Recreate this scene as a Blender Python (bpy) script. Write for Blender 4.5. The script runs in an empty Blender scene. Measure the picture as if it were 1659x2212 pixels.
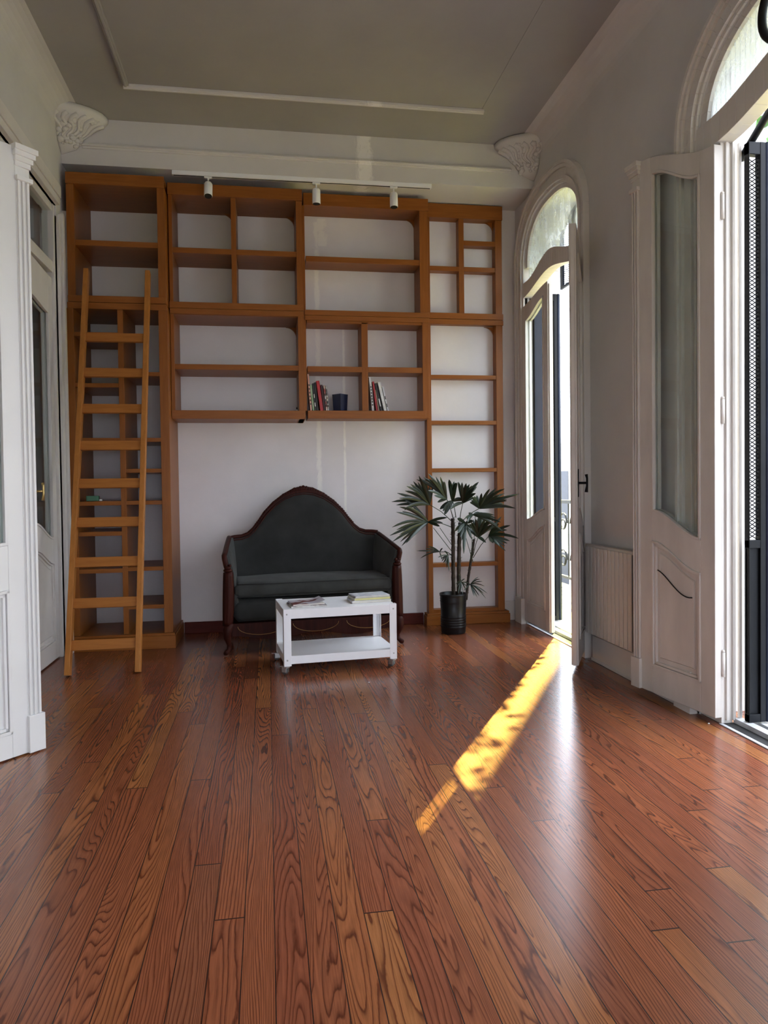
import bpy, bmesh, math, random
from mathutils import Vector, Matrix
random.seed(7)
C = bpy.context.scene.collection
PI = math.pi

# ------------------------------------------------------------------ camera
W, Hh, F, CX, CY = 1659, 2212, 1570.0, 829.5, 1088.0
EYE = Vector((0, 0, 1.2))
def _basis():
    dy = Vector(((578-CX)/F, -(1055-CY)/F, 1)).normalized()
    p2 = Vector(((1578-CX)/F, -(1055-12.5-CY)/F, 1))
    n = dy.cross(p2).normalized()
    if n.y < 0: n = -n
    X = n.cross(dy)
    if X.x < 0: X = -X
    return X.normalized(), dy, n            # world axes in camera coordinates (right, up, forward)
BX, BY, BZ = _basis()
def ray(px, py):
    c = Vector(((px-CX)/F, -(py-CY)/F, 1)); return Vector((BX.dot(c), BY.dot(c), BZ.dot(c)))
def at(px, py, y):                           # point on the plane Y = y
    d = ray(px, py); return EYE + d*(y/d.y)
def atz(px, py, z):
    d = ray(px, py); return EYE + d*((z-EYE.z)/d.z)
cam = bpy.data.cameras.new('camera'); co = bpy.data.objects.new('camera', cam); C.objects.link(co)
right = Vector((BX[0], BY[0], BZ[0])); up = Vector((BX[1], BY[1], BZ[1])); fwd = Vector((BX[2], BY[2], BZ[2]))
m3 = Matrix((right, up, -fwd)).transposed()
co.matrix_world = Matrix.Translation(EYE) @ m3.to_4x4()
cam.sensor_fit = 'VERTICAL'; cam.sensor_height = 24; cam.lens = F/Hh*24
cam.shift_y = -(1106-CY)/Hh; cam.clip_start = 0.05; cam.clip_end = 300
bpy.context.scene.camera = co

# ------------------------------------------------------------------ light and exposure
vs = bpy.context.scene.view_settings
vs.view_transform = 'Standard'; vs.look = 'None'; vs.gamma = 1; vs.use_curve_mapping = False
vs.exposure = 0.0
SKY = 8.4; SUN = 66.0
world = bpy.data.worlds.new('sky'); bpy.context.scene.world = world; world.use_nodes = True
_n, _l = world.node_tree.nodes, world.node_tree.links
bg = _n['Background']; bg.inputs[0].default_value = (0.80, 0.87, 1.0, 1)
_tc = _n.new('ShaderNodeTexCoord'); _vd = _n.new('ShaderNodeVectorMath'); _vd.operation = 'DOT_PRODUCT'; _vd.inputs[1].default_value = (.37, .62, .69)
_mr = _n.new('ShaderNodeMapRange'); _mr.inputs[1].default_value = .5; _mr.inputs[2].default_value = 1.0; _mr.inputs[3].default_value = SKY; _mr.inputs[4].default_value = SKY*2.2
_l.new(_tc.outputs['Generated'], _vd.inputs[0]); _l.new(_vd.outputs['Value'], _mr.inputs[0]); _l.new(_mr.outputs[0], bg.inputs[1])   # hazy sky, brighter round the sun
sl = bpy.data.lights.new('sun', 'SUN'); sl.energy = SUN; sl.color = (1.0, 0.93, 0.22); sl.angle = math.radians(0.25)
so = bpy.data.objects.new('sun', sl); C.objects.link(so)
sd = Vector((-.513*math.cos(math.radians(40)), -.858*math.cos(math.radians(40)), -math.sin(math.radians(40))))
so.rotation_euler = sd.to_track_quat('-Z', 'Y').to_euler(); so.location = (12, 22, 20)

# ------------------------------------------------------------------ materials
def nodes(name):
    m = bpy.data.materials.new(name); m.use_nodes = True
    nt = m.node_tree; return m, nt, nt.nodes, nt.links, nt.nodes['Principled BSDF']
def noise_fac(nt, scale, sc=(1, 1, 1), detail=4, rough=.55, dist=0):
    N, L = nt.nodes, nt.links
    tc = N.new('ShaderNodeTexCoord'); mp = N.new('ShaderNodeMapping'); mp.inputs['Scale'].default_value = sc
    L.new(tc.outputs['Object'], mp.inputs[0])
    n = N.new('ShaderNodeTexNoise'); n.inputs['Scale'].default_value = scale; n.inputs['Detail'].default_value = detail
    n.inputs['Roughness'].default_value = rough; n.inputs['Distortion'].default_value = dist
    L.new(mp.outputs[0], n.inputs['Vector']); return n.outputs['Fac']
def ramp(nt, src, stops):
    r = nt.nodes.new('ShaderNodeValToRGB'); e = r.color_ramp.elements
    while len(e) < len(stops): e.new(.5)
    for q, (p, c) in zip(e, stops): q.position = p; q.color = (*c, 1)
    nt.links.new(src, r.inputs[0]); return r.outputs[0]
def bump(nt, b, src, strength, dist=.01):
    n = nt.nodes.new('ShaderNodeBump'); n.inputs['Strength'].default_value = strength; n.inputs['Distance'].default_value = dist
    nt.links.new(src, n.inputs['Height']); nt.links.new(n.outputs[0], b.inputs['Normal'])
def mat(name, c, rough=.5, metal=0, var=.12, scale=6, spec=.5, bmp=0, sc=(1, 1, 1), sheen=0):
    m, nt, N, L, b = nodes(name)
    f = noise_fac(nt, scale, sc)
    lo = tuple(v*(1-var) for v in c); hi = tuple(min(1, v*(1+var)) for v in c)
    L.new(ramp(nt, f, [(.3, lo), (.7, hi)]), b.inputs['Base Color'])
    b.inputs['Roughness'].default_value = rough; b.inputs['Metallic'].default_value = metal
    b.inputs['Specular IOR Level'].default_value = spec
    if sheen: b.inputs['Sheen Weight'].default_value = sheen
    if bmp: bump(nt, b, f, bmp)
    return m
def wood(name, c1, c2, axis, rough=.4, scale=5, spec=.28):
    m, nt, N, L, b = nodes(name)
    sc = [9, 9, 9]; sc[axis] = .8
    f = noise_fac(nt, scale, tuple(sc), 6, .6, .4)
    L.new(ramp(nt, f, [(.25, c1), (.75, c2)]), b.inputs['Base Color'])
    b.inputs['Roughness'].default_value = rough; b.inputs['Specular IOR Level'].default_value = spec; bump(nt, b, f, .08, .004); return m
def plaster(name, c, patches=False, rough=.75):
    m, nt, N, L, b = nodes(name)
    f = noise_fac(nt, 1.7, detail=6)
    col = ramp(nt, f, [(.3, tuple(v*.93 for v in c)), (.7, tuple(min(1, v*1.05) for v in c))])
    if patches:                                       # flaking limewash: narrow pale streaks running down the wall
        tc = N.new('ShaderNodeTexCoord'); sx = N.new('ShaderNodeSeparateXYZ'); L.new(tc.outputs['Object'], sx.inputs[0])
        tot = None
        for (x0, w, z0, z1) in patches:
            a = N.new('ShaderNodeMath'); a.operation = 'SUBTRACT'; L.new(sx.outputs[0], a.inputs[0]); a.inputs[1].default_value = x0
            a2 = N.new('ShaderNodeMath'); a2.operation = 'ABSOLUTE'; L.new(a.outputs[0], a2.inputs[0])
            mr = N.new('ShaderNodeMapRange'); L.new(a2.outputs[0], mr.inputs[0]); mr.inputs[1].default_value = 0; mr.inputs[2].default_value = w; mr.inputs[3].default_value = 1; mr.inputs[4].default_value = 0
            g = N.new('ShaderNodeMath'); g.operation = 'GREATER_THAN'; L.new(sx.outputs[2], g.inputs[0]); g.inputs[1].default_value = z0
            h = N.new('ShaderNodeMath'); h.operation = 'LESS_THAN'; L.new(sx.outputs[2], h.inputs[0]); h.inputs[1].default_value = z1
            p = N.new('ShaderNodeMath'); p.operation = 'MULTIPLY'; L.new(g.outputs[0], p.inputs[0]); L.new(h.outputs[0], p.inputs[1])
            q = N.new('ShaderNodeMath'); q.operation = 'MULTIPLY'; L.new(p.outputs[0], q.inputs[0]); L.new(mr.outputs[0], q.inputs[1])
            if tot is None: tot = q
            else:
                s = N.new('ShaderNodeMath'); s.operation = 'MAXIMUM'; L.new(tot.outputs[0], s.inputs[0]); L.new(q.outputs[0], s.inputs[1]); tot = s
        nf = noise_fac(nt, 13, (1, 1, .5), 8, .75, 1.5)
        mm = N.new('ShaderNodeMath'); mm.operation = 'MULTIPLY'; L.new(tot.outputs[0], mm.inputs[0]); L.new(nf, mm.inputs[1])
        st = ramp(nt, mm.outputs[0], [(.27, (0, 0, 0)), (.40, (.85, .85, .85))])
        mx = N.new('ShaderNodeMix'); mx.data_type = 'RGBA'; L.new(st, mx.inputs[0]); L.new(col, mx.inputs[6]); mx.inputs[7].default_value = (.95, .93, .89, 1); col = mx.outputs[2]
    L.new(col, b.inputs['Base Color']); b.inputs['Roughness'].default_value = rough
    b.inputs['Specular IOR Level'].default_value = .25
    bump(nt, b, noise_fac(nt, 14, detail=5), .12, .01); return m

def floor_material():
    m, nt, N, L, b = nodes('heart_pine_boards')
    tc = N.new('ShaderNodeTexCoord'); sx = N.new('ShaderNodeSeparateXYZ'); L.new(tc.outputs['Object'], sx.inputs[0])
    def M(op, a, bb=None, c=None):
        n = N.new('ShaderNodeMath'); n.operation = op
        for i, v in enumerate((a, bb, c)):
            if v is None: continue
            if isinstance(v, (int, float)): n.inputs[i].default_value = v
            else: L.new(v, n.inputs[i])
        return n.outputs[0]
    x, y = sx.outputs[0], sx.outputs[1]
    bw = .083
    xs = M('DIVIDE', x, bw); ix = M('FLOOR', xs); fx = M('SUBTRACT', xs, ix)
    wn = N.new('ShaderNodeTexWhiteNoise'); wn.noise_dimensions = '1D'; L.new(ix, wn.inputs['W'])
    ys = M('DIVIDE', M('ADD', y, M('MULTIPLY', wn.outputs['Value'], 7.3)), 2.6); iy = M('FLOOR', ys); fy = M('SUBTRACT', ys, iy)
    cb = N.new('ShaderNodeCombineXYZ'); L.new(ix, cb.inputs[0]); L.new(iy, cb.inputs[1])
    w2 = N.new('ShaderNodeTexWhiteNoise'); w2.noise_dimensions = '2D'; L.new(cb.outputs[0], w2.inputs['Vector'])
    sc = N.new('ShaderNodeSeparateColor'); L.new(w2.outputs['Color'], sc.inputs[0])
    r1, r2, r3 = sc.outputs[0], sc.outputs[1], sc.outputs[2]
    # stretched noise field; its contour lines are the growth rings
    cv = N.new('ShaderNodeCombineXYZ'); L.new(M('MULTIPLY', x, 7.0), cv.inputs[0]); L.new(M('MULTIPLY', y, .55), cv.inputs[1]); L.new(M('MULTIPLY', r1, 60), cv.inputs[2])
    n1 = N.new('ShaderNodeTexNoise'); n1.inputs['Scale'].default_value = 1; n1.inputs['Detail'].default_value = 2.0; n1.inputs['Roughness'].default_value = .45; n1.inputs['Distortion'].default_value = .25; L.new(cv.outputs[0], n1.inputs['Vector'])
    cw = N.new('ShaderNodeCombineXYZ'); L.new(M('MULTIPLY', x, 60), cw.inputs[0]); L.new(M('MULTIPLY', y, 14), cw.inputs[1]); L.new(M('MULTIPLY', r2, 40), cw.inputs[2])
    n2 = N.new('ShaderNodeTexNoise'); n2.inputs['Scale'].default_value = 1; n2.inputs['Detail'].default_value = 3; L.new(cw.outputs[0], n2.inputs['Vector'])
    freq = M('ADD', 22.0, M('MULTIPLY', r3, 24))
    ph = M('ADD', M('MULTIPLY', n1.outputs['Fac'], freq), M('MULTIPLY', n2.outputs['Fac'], .42))
    ph = M('ADD', ph, M('MULTIPLY', fx, M('ADD', 3.0, M('MULTIPLY', r2, 11.0))))
    fr = M('FRACT', ph)
    ring = ramp(nt, fr, [(0, (.9, .9, .9)), (.08, (.1, .1, .1)), (.45, (0, 0, 0)), (.78, (.30, .30, .30)), (.95, (.9, .9, .9))])
    base = ramp(nt, r1, [(0, (.215, .066, .030)), (.3, (.29, .092, .038)), (.55, (.235, .070, .033)), (.78, (.31, .105, .038)), (.93, (.35, .135, .045)), (1, (.19, .060, .034))])
    dark = ramp(nt, r2, [(0, (.075, .018, .009)), (.6, (.095, .022, .010)), (1, (.05, .013, .010))])
    mx = N.new('ShaderNodeMix'); mx.data_type = 'RGBA'; L.new(ring, mx.inputs[0]); L.new(base, mx.inputs[6]); L.new(dark, mx.inputs[7])
    # fine fibre
    cf = N.new('ShaderNodeCombineXYZ'); L.new(M('MULTIPLY', x, 260), cf.inputs[0]); L.new(M('MULTIPLY', y, 9), cf.inputs[1]); L.new(r1, cf.inputs[2])
    n3 = N.new('ShaderNodeTexNoise'); n3.inputs['Scale'].default_value = 1; n3.inputs['Detail'].default_value = 2; L.new(cf.outputs[0], n3.inputs['Vector'])
    fib = ramp(nt, n3.outputs['Fac'], [(.3, (.8, .8, .8)), (.7, (1.12, 1.12, 1.12))])
    m2 = N.new('ShaderNodeMix'); m2.data_type = 'RGBA'; m2.blend_type = 'MULTIPLY'; m2.inputs[0].default_value = 1; L.new(mx.outputs[2], m2.inputs[6]); L.new(fib, m2.inputs[7])
    # seams between the boards
    ex = M('MINIMUM', fx, M('SUBTRACT', 1, fx)); ey = M('MINIMUM', fy, M('SUBTRACT', 1, fy))
    seam = M('MULTIPLY', M('GREATER_THAN', ex, .018), M('GREATER_THAN', ey, .0010))
    m4 = N.new('ShaderNodeMix'); m4.data_type = 'RGBA'; L.new(seam, m4.inputs[0]); m4.inputs[6].default_value = (.035, .012, .008, 1); L.new(m2.outputs[2], m4.inputs[7])
    L.new(m4.outputs[2], b.inputs['Base Color'])
    b.inputs['Roughness'].default_value = .24; b.inputs['Specular IOR Level'].default_value = .55
    hgt = M('ADD', M('MULTIPLY', seam, .6), M('MULTIPLY', n3.outputs['Fac'], .12))
    bump(nt, b, hgt, .16, .004)
    return m

MT = {}
MT['floor'] = floor_material()
MT['wall'] = plaster('wall_plaster', (.66, .64, .625))
MT['back'] = plaster('back_wall_plaster', (.82, .79, .80), [(.44, .055, 1.05, 3.45), (.66, .028, 1.0, 2.6), (.48, .12, 3.25, 3.48)])
MT['beamp'] = plaster('beam_plaster', (.70, .68, .66), [(.80, .16, 3.5, 4.0)])
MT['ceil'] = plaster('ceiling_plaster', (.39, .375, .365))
MT['trim'] = mat('aged_white_paint', (.70, .665, .63), .45, var=.06, scale=3, bmp=.05)
MT['trimd'] = mat('worn_white_paint', (.66, .62, .58), .5, var=.12, scale=5, sc=(1, 1, .3), bmp=.08)
MT['white'] = mat('bright_white_paint', (.80, .80, .79), .38, var=.03, scale=2)
MT['woodx'] = wood('varnished_pine_across', (.23, .072, .011), (.32, .108, .019), 0, .38)
MT['woodz'] = wood('varnished_pine_upright', (.225, .070, .011), (.31, .104, .018), 2, .38)
MT['ladder'] = wood('ladder_pine', (.36, .135, .027), (.50, .20, .045), 2, .4)
MT['rung'] = wood('ladder_pine_rung', (.33, .115, .022), (.45, .17, .036), 0, .4)
MT['base'] = wood('dark_red_baseboard', (.070, .012, .008), (.11, .018, .012), 0, .5, 5, .15)
MT['mahog'] = wood('dark_mahogany', (.018, .0045, .0035), (.050, .010, .006), 2, .5, 5, .12)
MT['velvet'] = mat('charcoal_velvet', (.030, .031, .030), .95, var=.25, scale=5, sheen=.05, spec=.15, bmp=.1)
MT['velvet2'] = mat('charcoal_velvet_cushion', (.043, .045, .043), .95, var=.3, scale=6, sheen=.08, spec=.15, bmp=.15)
MT['gold'] = mat('gilded_line', (.30, .16, .05), .4, .3)
MT['metalw'] = mat('white_enamel_steel', (.93, .94, .96), .32, var=.02)
MT['zinc'] = mat('zinc_plated_steel', (.55, .55, .55), .3, .9)
MT['rubber'] = mat('grey_rubber', (.10, .10, .10), .6)
MT['iron'] = mat('black_painted_iron', (.006, .007, .009), .5, var=.3, spec=.2)
MT['ironb'] = mat('blue_black_painted_iron', (.010, .015, .032), .45, var=.2, spec=.3)
MT['pot'] = mat('black_plastic', (.008, .008, .009), .38, spec=.3)
MT['leaf'] = mat('palm_leaf', (.010, .022, .010), .40, var=.5, scale=9)
MT['cane'] = mat('fibrous_cane', (.035, .025, .018), .9, var=.5, scale=30, bmp=.5)
MT['stalk'] = mat('green_stalk', (.035, .055, .025), .5, var=.3)
MT['soil'] = mat('potting_soil', (.03, .02, .014), .95, var=.5, scale=40)
MT['brass'] = mat('brass', (.55, .40, .16), .3, .9)
MT['black'] = mat('black_gap', (.01, .01, .01), .8)
MT['rad'] = mat('radiator_enamel', (.66, .63, .58), .4, var=.03)
MT['sill'] = mat('worn_marble', (.52, .53, .55), .5, var=.2, scale=8)
MT['facade'] = mat('pale_stucco', (.74, .74, .74), .9, var=.08, scale=.4)
MT['yellow'] = mat('yellow_canvas', (.85, .68, .04), .8, var=.1)
MT['green'] = mat('street_foliage', (.06, .16, .03), .7, var=.5, scale=5)
MT['paper'] = mat('page_edges', (.72, .69, .62), .8, var=.1, scale=60, sc=(1, 1, 12))
def glass(name, rough=0.0, bmp=0.0, scale=8, tint=(.92, .96, .95), k3=(.15, .35, .80)):
    m, nt, N, L, b = nodes(name)
    N.remove(b)
    out = N['Material Output']
    tr = N.new('ShaderNodeBsdfTransparent'); tr.inputs[0].default_value = (*tint, 1)
    gl = N.new('ShaderNodeBsdfGlossy'); gl.inputs['Roughness'].default_value = rough
    fr = N.new('ShaderNodeFresnel'); fr.inputs[0].default_value = 1.52
    ge = N.new('ShaderNodeNewGeometry'); iv = N.new('ShaderNodeMath'); iv.operation = 'SUBTRACT'; iv.inputs[0].default_value = 1; L.new(ge.outputs['Backfacing'], iv.inputs[1])
    fm = N.new('ShaderNodeMath'); fm.operation = 'MULTIPLY'; L.new(fr.outputs[0], fm.inputs[0]); L.new(iv.outputs[0], fm.inputs[1])
    mx = N.new('ShaderNodeMixShader'); L.new(fm.outputs[0], mx.inputs[0]); L.new(tr.outputs[0], mx.inputs[1]); L.new(gl.outputs[0], mx.inputs[2])
    last = mx
    if bmp:                                           # dusty, rippled old pane
        f = noise_fac(nt, scale, (1, 1, .5), 6, .7, .6)
        di = N.new('ShaderNodeBsdfTranslucent'); di.inputs[0].default_value = (.75, .76, .78, 1)
        dd = N.new('ShaderNodeBsdfDiffuse'); dd.inputs[0].default_value = (.45, .46, .48, 1)
        md = N.new('ShaderNodeMixShader'); md.inputs[0].default_value = .4; L.new(di.outputs[0], md.inputs[1]); L.new(dd.outputs[0], md.inputs[2])
        k = ramp(nt, f, [(.40, (k3[0],)*3), (.50, (k3[1],)*3), (.60, (k3[2],)*3)])
        m2 = N.new('ShaderNodeMixShader'); L.new(k, m2.inputs[0]); L.new(mx.outputs[0], m2.inputs[1]); L.new(md.outputs[0], m2.inputs[2]); last = m2
    L.new(last.outputs[0], out.inputs[0]); return m
MT['glass'] = glass('clear_pane')
MT['oldglass'] = glass('dusty_old_pane', .05, 1, 7)
MT['farglass'] = glass('smeared_far_pane', .05, 1, 9, k3=(.04, .12, .45))

# ------------------------------------------------------------------ mesh helpers
class MB:
    def __init__(s): s.bm = bmesh.new()
    def box(s, x0, x1, y0, y1, z0, z1, mtx=None):
        v = [s.bm.verts.new((x, y, z)) for x in (x0, x1) for y in (y0, y1) for z in (z0, z1)]
        for f in ((0, 1, 3, 2), (4, 6, 7, 5), (0, 4, 5, 1), (2, 3, 7, 6), (0, 2, 6, 4), (1, 5, 7, 3)): s.bm.faces.new([v[i] for i in f])
        if mtx is not None:
            for q in v: q.co = mtx @ q.co
        return s
    def strip(s, x0, x1, lo, hi, y0, y1, n=16):
        """closed solid between two height curves lo(x), hi(x); thickness y0..y1"""
        P = []
        for i in range(n+1):
            x = x0+(x1-x0)*i/n
            P.append([s.bm.verts.new((x, y, z)) for y in (y0, y1) for z in (lo(x) if callable(lo) else lo, hi(x) if callable(hi) else hi)])
        for a, b in zip(P, P[1:]):
            for i, j in ((0, 1), (1, 3), (3, 2), (2, 0)): s.bm.faces.new((a[i], a[j], b[j], b[i]))
        s.bm.faces.new((P[0][0], P[0][2], P[0][3], P[0][1])); s.bm.faces.new((P[-1][0], P[-1][1], P[-1][3], P[-1][2])); return s
    def tube(s, pts, r, n=8, closed=False, flat=1.0):
        pts = [Vector(p) for p in pts]; N_ = len(pts); rings = []
        rr = r if isinstance(r, (list, tuple)) else [r]*N_
        ref = None
        for i, p in enumerate(pts):
            if closed: t = pts[(i+1) % N_]-pts[i-1]
            else: t = pts[min(i+1, N_-1)]-pts[max(i-1, 0)]
            t.normalize()
            if ref is None: ref = Vector((0, 0, 1)) if abs(t.z) < .9 else Vector((1, 0, 0))
            a = (ref-t*ref.dot(t)).normalized(); b = t.cross(a); ref = a
            rings.append([s.bm.verts.new(p+(a*math.cos(2*PI*k/n)*flat+b*math.sin(2*PI*k/n))*rr[i]) for k in range(n)])
        for i in range(N_ if closed else N_-1):
            A, B = rings[i], rings[(i+1) % N_]
            for k in range(n): s.bm.faces.new((A[k], A[(k+1) % n], B[(k+1) % n], B[k]))
        if not closed:
            s.bm.faces.new(rings[0][::-1]); s.bm.faces.new(rings[-1])
        return s
    def lathe(s, prof, cx=0, cy=0, n=24, mtx=None):
        rings = []
        for r, z in prof: rings.append([s.bm.verts.new((cx+r*math.cos(2*PI*k/n), cy+r*math.sin(2*PI*k/n), z)) for k in range(n)])
        for A, B in zip(rings, rings[1:]):
            for k in range(n): s.bm.faces.new((A[k], A[(k+1) % n], B[(k+1) % n], B[k]))
        s.bm.faces.new(rings[0][::-1]); s.bm.faces.new(rings[-1])
        if mtx is not None:
            for R_ in rings:
                for v in R_: v.co = mtx @ v.co
        return s
    def poly(s, pts, d):
        """closed prism: polygon pts extruded by vector d"""
        a = [s.bm.verts.new(p) for p in pts]; b = [s.bm.verts.new(Vector(p)+Vector(d)) for p in pts]; n = len(a)
        s.bm.faces.new(a); s.bm.faces.new(b[::-1])
        for i in range(n): s.bm.faces.new((a[i], b[i], b[(i+1) % n], a[(i+1) % n]))
        return s
    def loft(s, rings, cap=True):
        R_ = [[s.bm.verts.new(p) for p in r] for r in rings]; n = len(R_[0])
        for A, B in zip(R_, R_[1:]):
            for k in range(n): s.bm.faces.new((A[k], A[(k+1) % n], B[(k+1) % n], B[k]))
        if cap: s.bm.faces.new(R_[0][::-1]); s.bm.faces.new(R_[-1])
        return s
    def blob(s, c, r, sc=(1, 1, 1), sub=2):
        g = bmesh.ops.create_icosphere(s.bm, subdivisions=sub, radius=r)
        for v in g['verts']: v.co = Vector((v.co.x*sc[0], v.co.y*sc[1], v.co.z*sc[2]))+Vector(c)
        return s
    def build(s, name, m, parent=None, bevel=0, smooth=False):
        bmesh.ops.recalc_face_normals(s.bm, faces=s.bm.faces)
        me = bpy.data.meshes.new(name); s.bm.to_mesh(me); s.bm.free(); me.materials.append(m)
        o = bpy.data.objects.new(name, me); C.objects.link(o)
        if parent: o.parent = parent
        if smooth:
            for p in me.polygons: p.use_smooth = True
        if bevel:
            b = o.modifiers.new('bevel', 'BEVEL'); b.width = bevel; b.segments = 2; b.limit_method = 'ANGLE'
        return o
def tag(o, label=None, cat=None, group=None, kind=None):
    for k, v in (('label', label), ('category', cat), ('group', group), ('kind', kind)):
        if v: o[k] = v
    return o
def thing(name, label, cat, loc=(0, 0, 0), rz=0, group=None, kind=None):
    o = bpy.data.objects.new(name, None); o.empty_display_size = .1; C.objects.link(o)
    o.location = loc; o.rotation_euler = (0, 0, rz); return tag(o, label, cat, group, kind)
def struct(mb, name, m, label=None, cat=None, bevel=0, smooth=False):
    return tag(mb.build(name, m, None, bevel, smooth), label, cat, kind='structure')
sm = lambda t: (lambda u: u*u*(3-2*u))(max(0, min(1, t)))
def copy_tree(o, parent=None):
    c = o.copy(); C.objects.link(c); c.parent = parent
    for ch in list(o.children): copy_tree(ch, c)
    return c

# ------------------------------------------------------------------ room shell
XR, XL, YB, YF, ZC = 2.20, -1.47, 6.22, -3.4, 3.97
OPEN = [  # (centre y, half door, half transom glass, spring z, crown z, door head dz)
    (5.43, .585, .56, 3.05, 3.47, -.10),
    (2.68, .60, .77, 2.95, 3.43, 0.0),
    (.10, .60, .77, 2.95, 3.43, 0.0),  # unseen door beside the camera, added to let in more light
    (-2.2, .60, .70, 2.95, 3.43, 0.0)]  # unseen rearmost door, also added for its light
def arch(o, d=0.0):
    cy, hd, hg, zs, zt, dz = o
    def f(y):
        u = min(1, abs(y-cy)/(hg+d)); return zs+(zt+d-zs)*(1-u**2.4)**(1/2.4)
    return f
struct(MB().box(-5.2, 2.55, YF, 6.6, -.12, 0), 'floor', MT['floor'], 'glossy red-brown pine floorboards running towards the bookcases', 'floor')
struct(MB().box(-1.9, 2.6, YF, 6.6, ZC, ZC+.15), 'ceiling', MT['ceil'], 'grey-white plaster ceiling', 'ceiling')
struct(MB().box(-2.0, 2.6, YB, YB+.25, 0, ZC), 'wall_back', MT['back'], 'off-white back wall behind the bookcases', 'wall')
struct(MB().box(-5.2, -.9, YF-.2, YF, 0, ZC).box(1.7, 2.6, YF-.2, YF, 0, ZC).box(-.9, 1.7, YF-.2, YF, 1.85, ZC).box(-.9, 1.7, YF-.2, YF, 0, .25), 'wall_front', MT['wall'], 'wall behind the camera', 'wall')
w = MB(); ys = [YF]
wt = .32
for o in sorted(OPEN, key=lambda q: q[0]):
    cy, hg = o[0], o[2]; e = max(o[1], hg)
    w.box(XR, XR+wt, ys[-1], cy-e, 0, ZC)
    n = 28; f = arch(o); P = []
    for i in range(n+1):
        y = cy-e+2*e*(.5-.5*math.cos(PI*i/n)); P.append((y, f(y)))
    for (ya, za), (yb, zb) in zip(P, P[1:]):
        w.poly([(XR, ya, za), (XR, yb, zb), (XR, yb, ZC), (XR, ya, ZC)], (wt, 0, 0))
    ys.append(cy+e)
w.box(XR, XR+wt, ys[-1], YB, 0, ZC)
struct(w, 'wall_right', MT['wall'], 'right wall pierced by arched balcony doors', 'wall')
LY0, LY1, LZ = 3.09, 5.57, 3.25
struct(MB().box(XL-.25, XL, YF, LY0, 0, ZC).box(XL-.25, XL, LY1, YB, 0, ZC).box(XL-.25, XL, LY0, LY1, LZ, ZC), 'wall_left', MT['wall'], 'left wall with tall glazed doorway', 'wall')
struct(MB().box(-5.2, -5.0, YF, 6.6, 0, 3.4).box(-5.0, -2.0, 6.2, 6.4, 0, 3.4).box(-5.2, XL-.25, YF, 6.6, 3.4, 3.5), 'wall_hall', MT['wall'], 'dim room beyond the left doors', 'wall')

fw = MB().box(-.9, -.84, YF-.12, YF-.06, .25, 1.85).box(1.64, 1.7, YF-.12, YF-.06, .25, 1.85).box(.37, .43, YF-.12, YF-.06, .25, 1.85).box(-.9, 1.7, YF-.12, YF-.06, .25, .31).box(-.9, 1.7, YF-.12, YF-.06, 1.79, 1.85)
struct(fw, 'window_6', MT['white'], 'wide unseen window added in the wall behind the camera for more light', 'window')  # unseen opening added to brighten surfaces that face the camera
# ceiling mouldings, beam, coves
struct(MB().box(XL, XR, 5.75, YB, 3.628, ZC), 'trim_1', MT['beamp'], 'plaster beam above the bookcases', 'beam')
def yband(y0, y1, z0, z1): return MB().box(XL+.06, XR-.12, y0, y1, z0, z1)
b = MB()
for (y0, z0, z1) in ((5.735, 3.745, 3.785), (5.72, 3.758, 3.772)): b.box(XL+.15, XR-.2, y0, 5.75, z0, z1)
struct(b, 'trim_2', MT['beamp'], 'thin moulding line along the plaster beam', 'moulding', .004)
def cove(x, sgn):
    r = .16; pts = [(x, 0, ZC), (x, 0, ZC-r)]
    for k in range(9):
        a = PI/2*k/8; pts.append((x+sgn*(r-r*math.cos(a)), 0, ZC-r+r*math.sin(a)))
    pts = pts[:2]+pts[3:-1]+[(x+sgn*r, 0, ZC)]
    m = MB(); m.poly([(p[0], YF, p[2]) for p in pts], (0, 5.75-YF, 0)); return m
# left and right soft cornices follow the ceiling edge
struct(cove(XL, 1), 'trim_3', MT['wall'], 'concave cornice along the left wall', 'cornice')
struct(cove(XR, -1), 'trim_4', MT['wall'], 'concave cornice along the right wall', 'cornice')
m = MB()
for (a, c2, d, z) in ((5.22, 5.26, 0, .022), (5.232, 5.248, 0, .03)):
    m.box(-.93, 1.62, a, c2, ZC-z, ZC)
struct(m, 'trim_5', MT['beamp'], 'raised ceiling moulding parallel to the beam', 'moulding', .004)
struct(MB().box(-.93, -.89, YF+.5, 5.22, ZC-.022, ZC).box(-.918, -.902, YF+.5, 5.22, ZC-.03, ZC), 'trim_6', MT['ceil'], 'raised ceiling moulding along the left side', 'moulding', .004)
struct(MB().box(1.600, 1.612, YF+.5, 5.22, ZC-.004, ZC), 'trim_7', MT['ceil'], 'faint ceiling moulding along the right side', 'moulding', .003)
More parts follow.
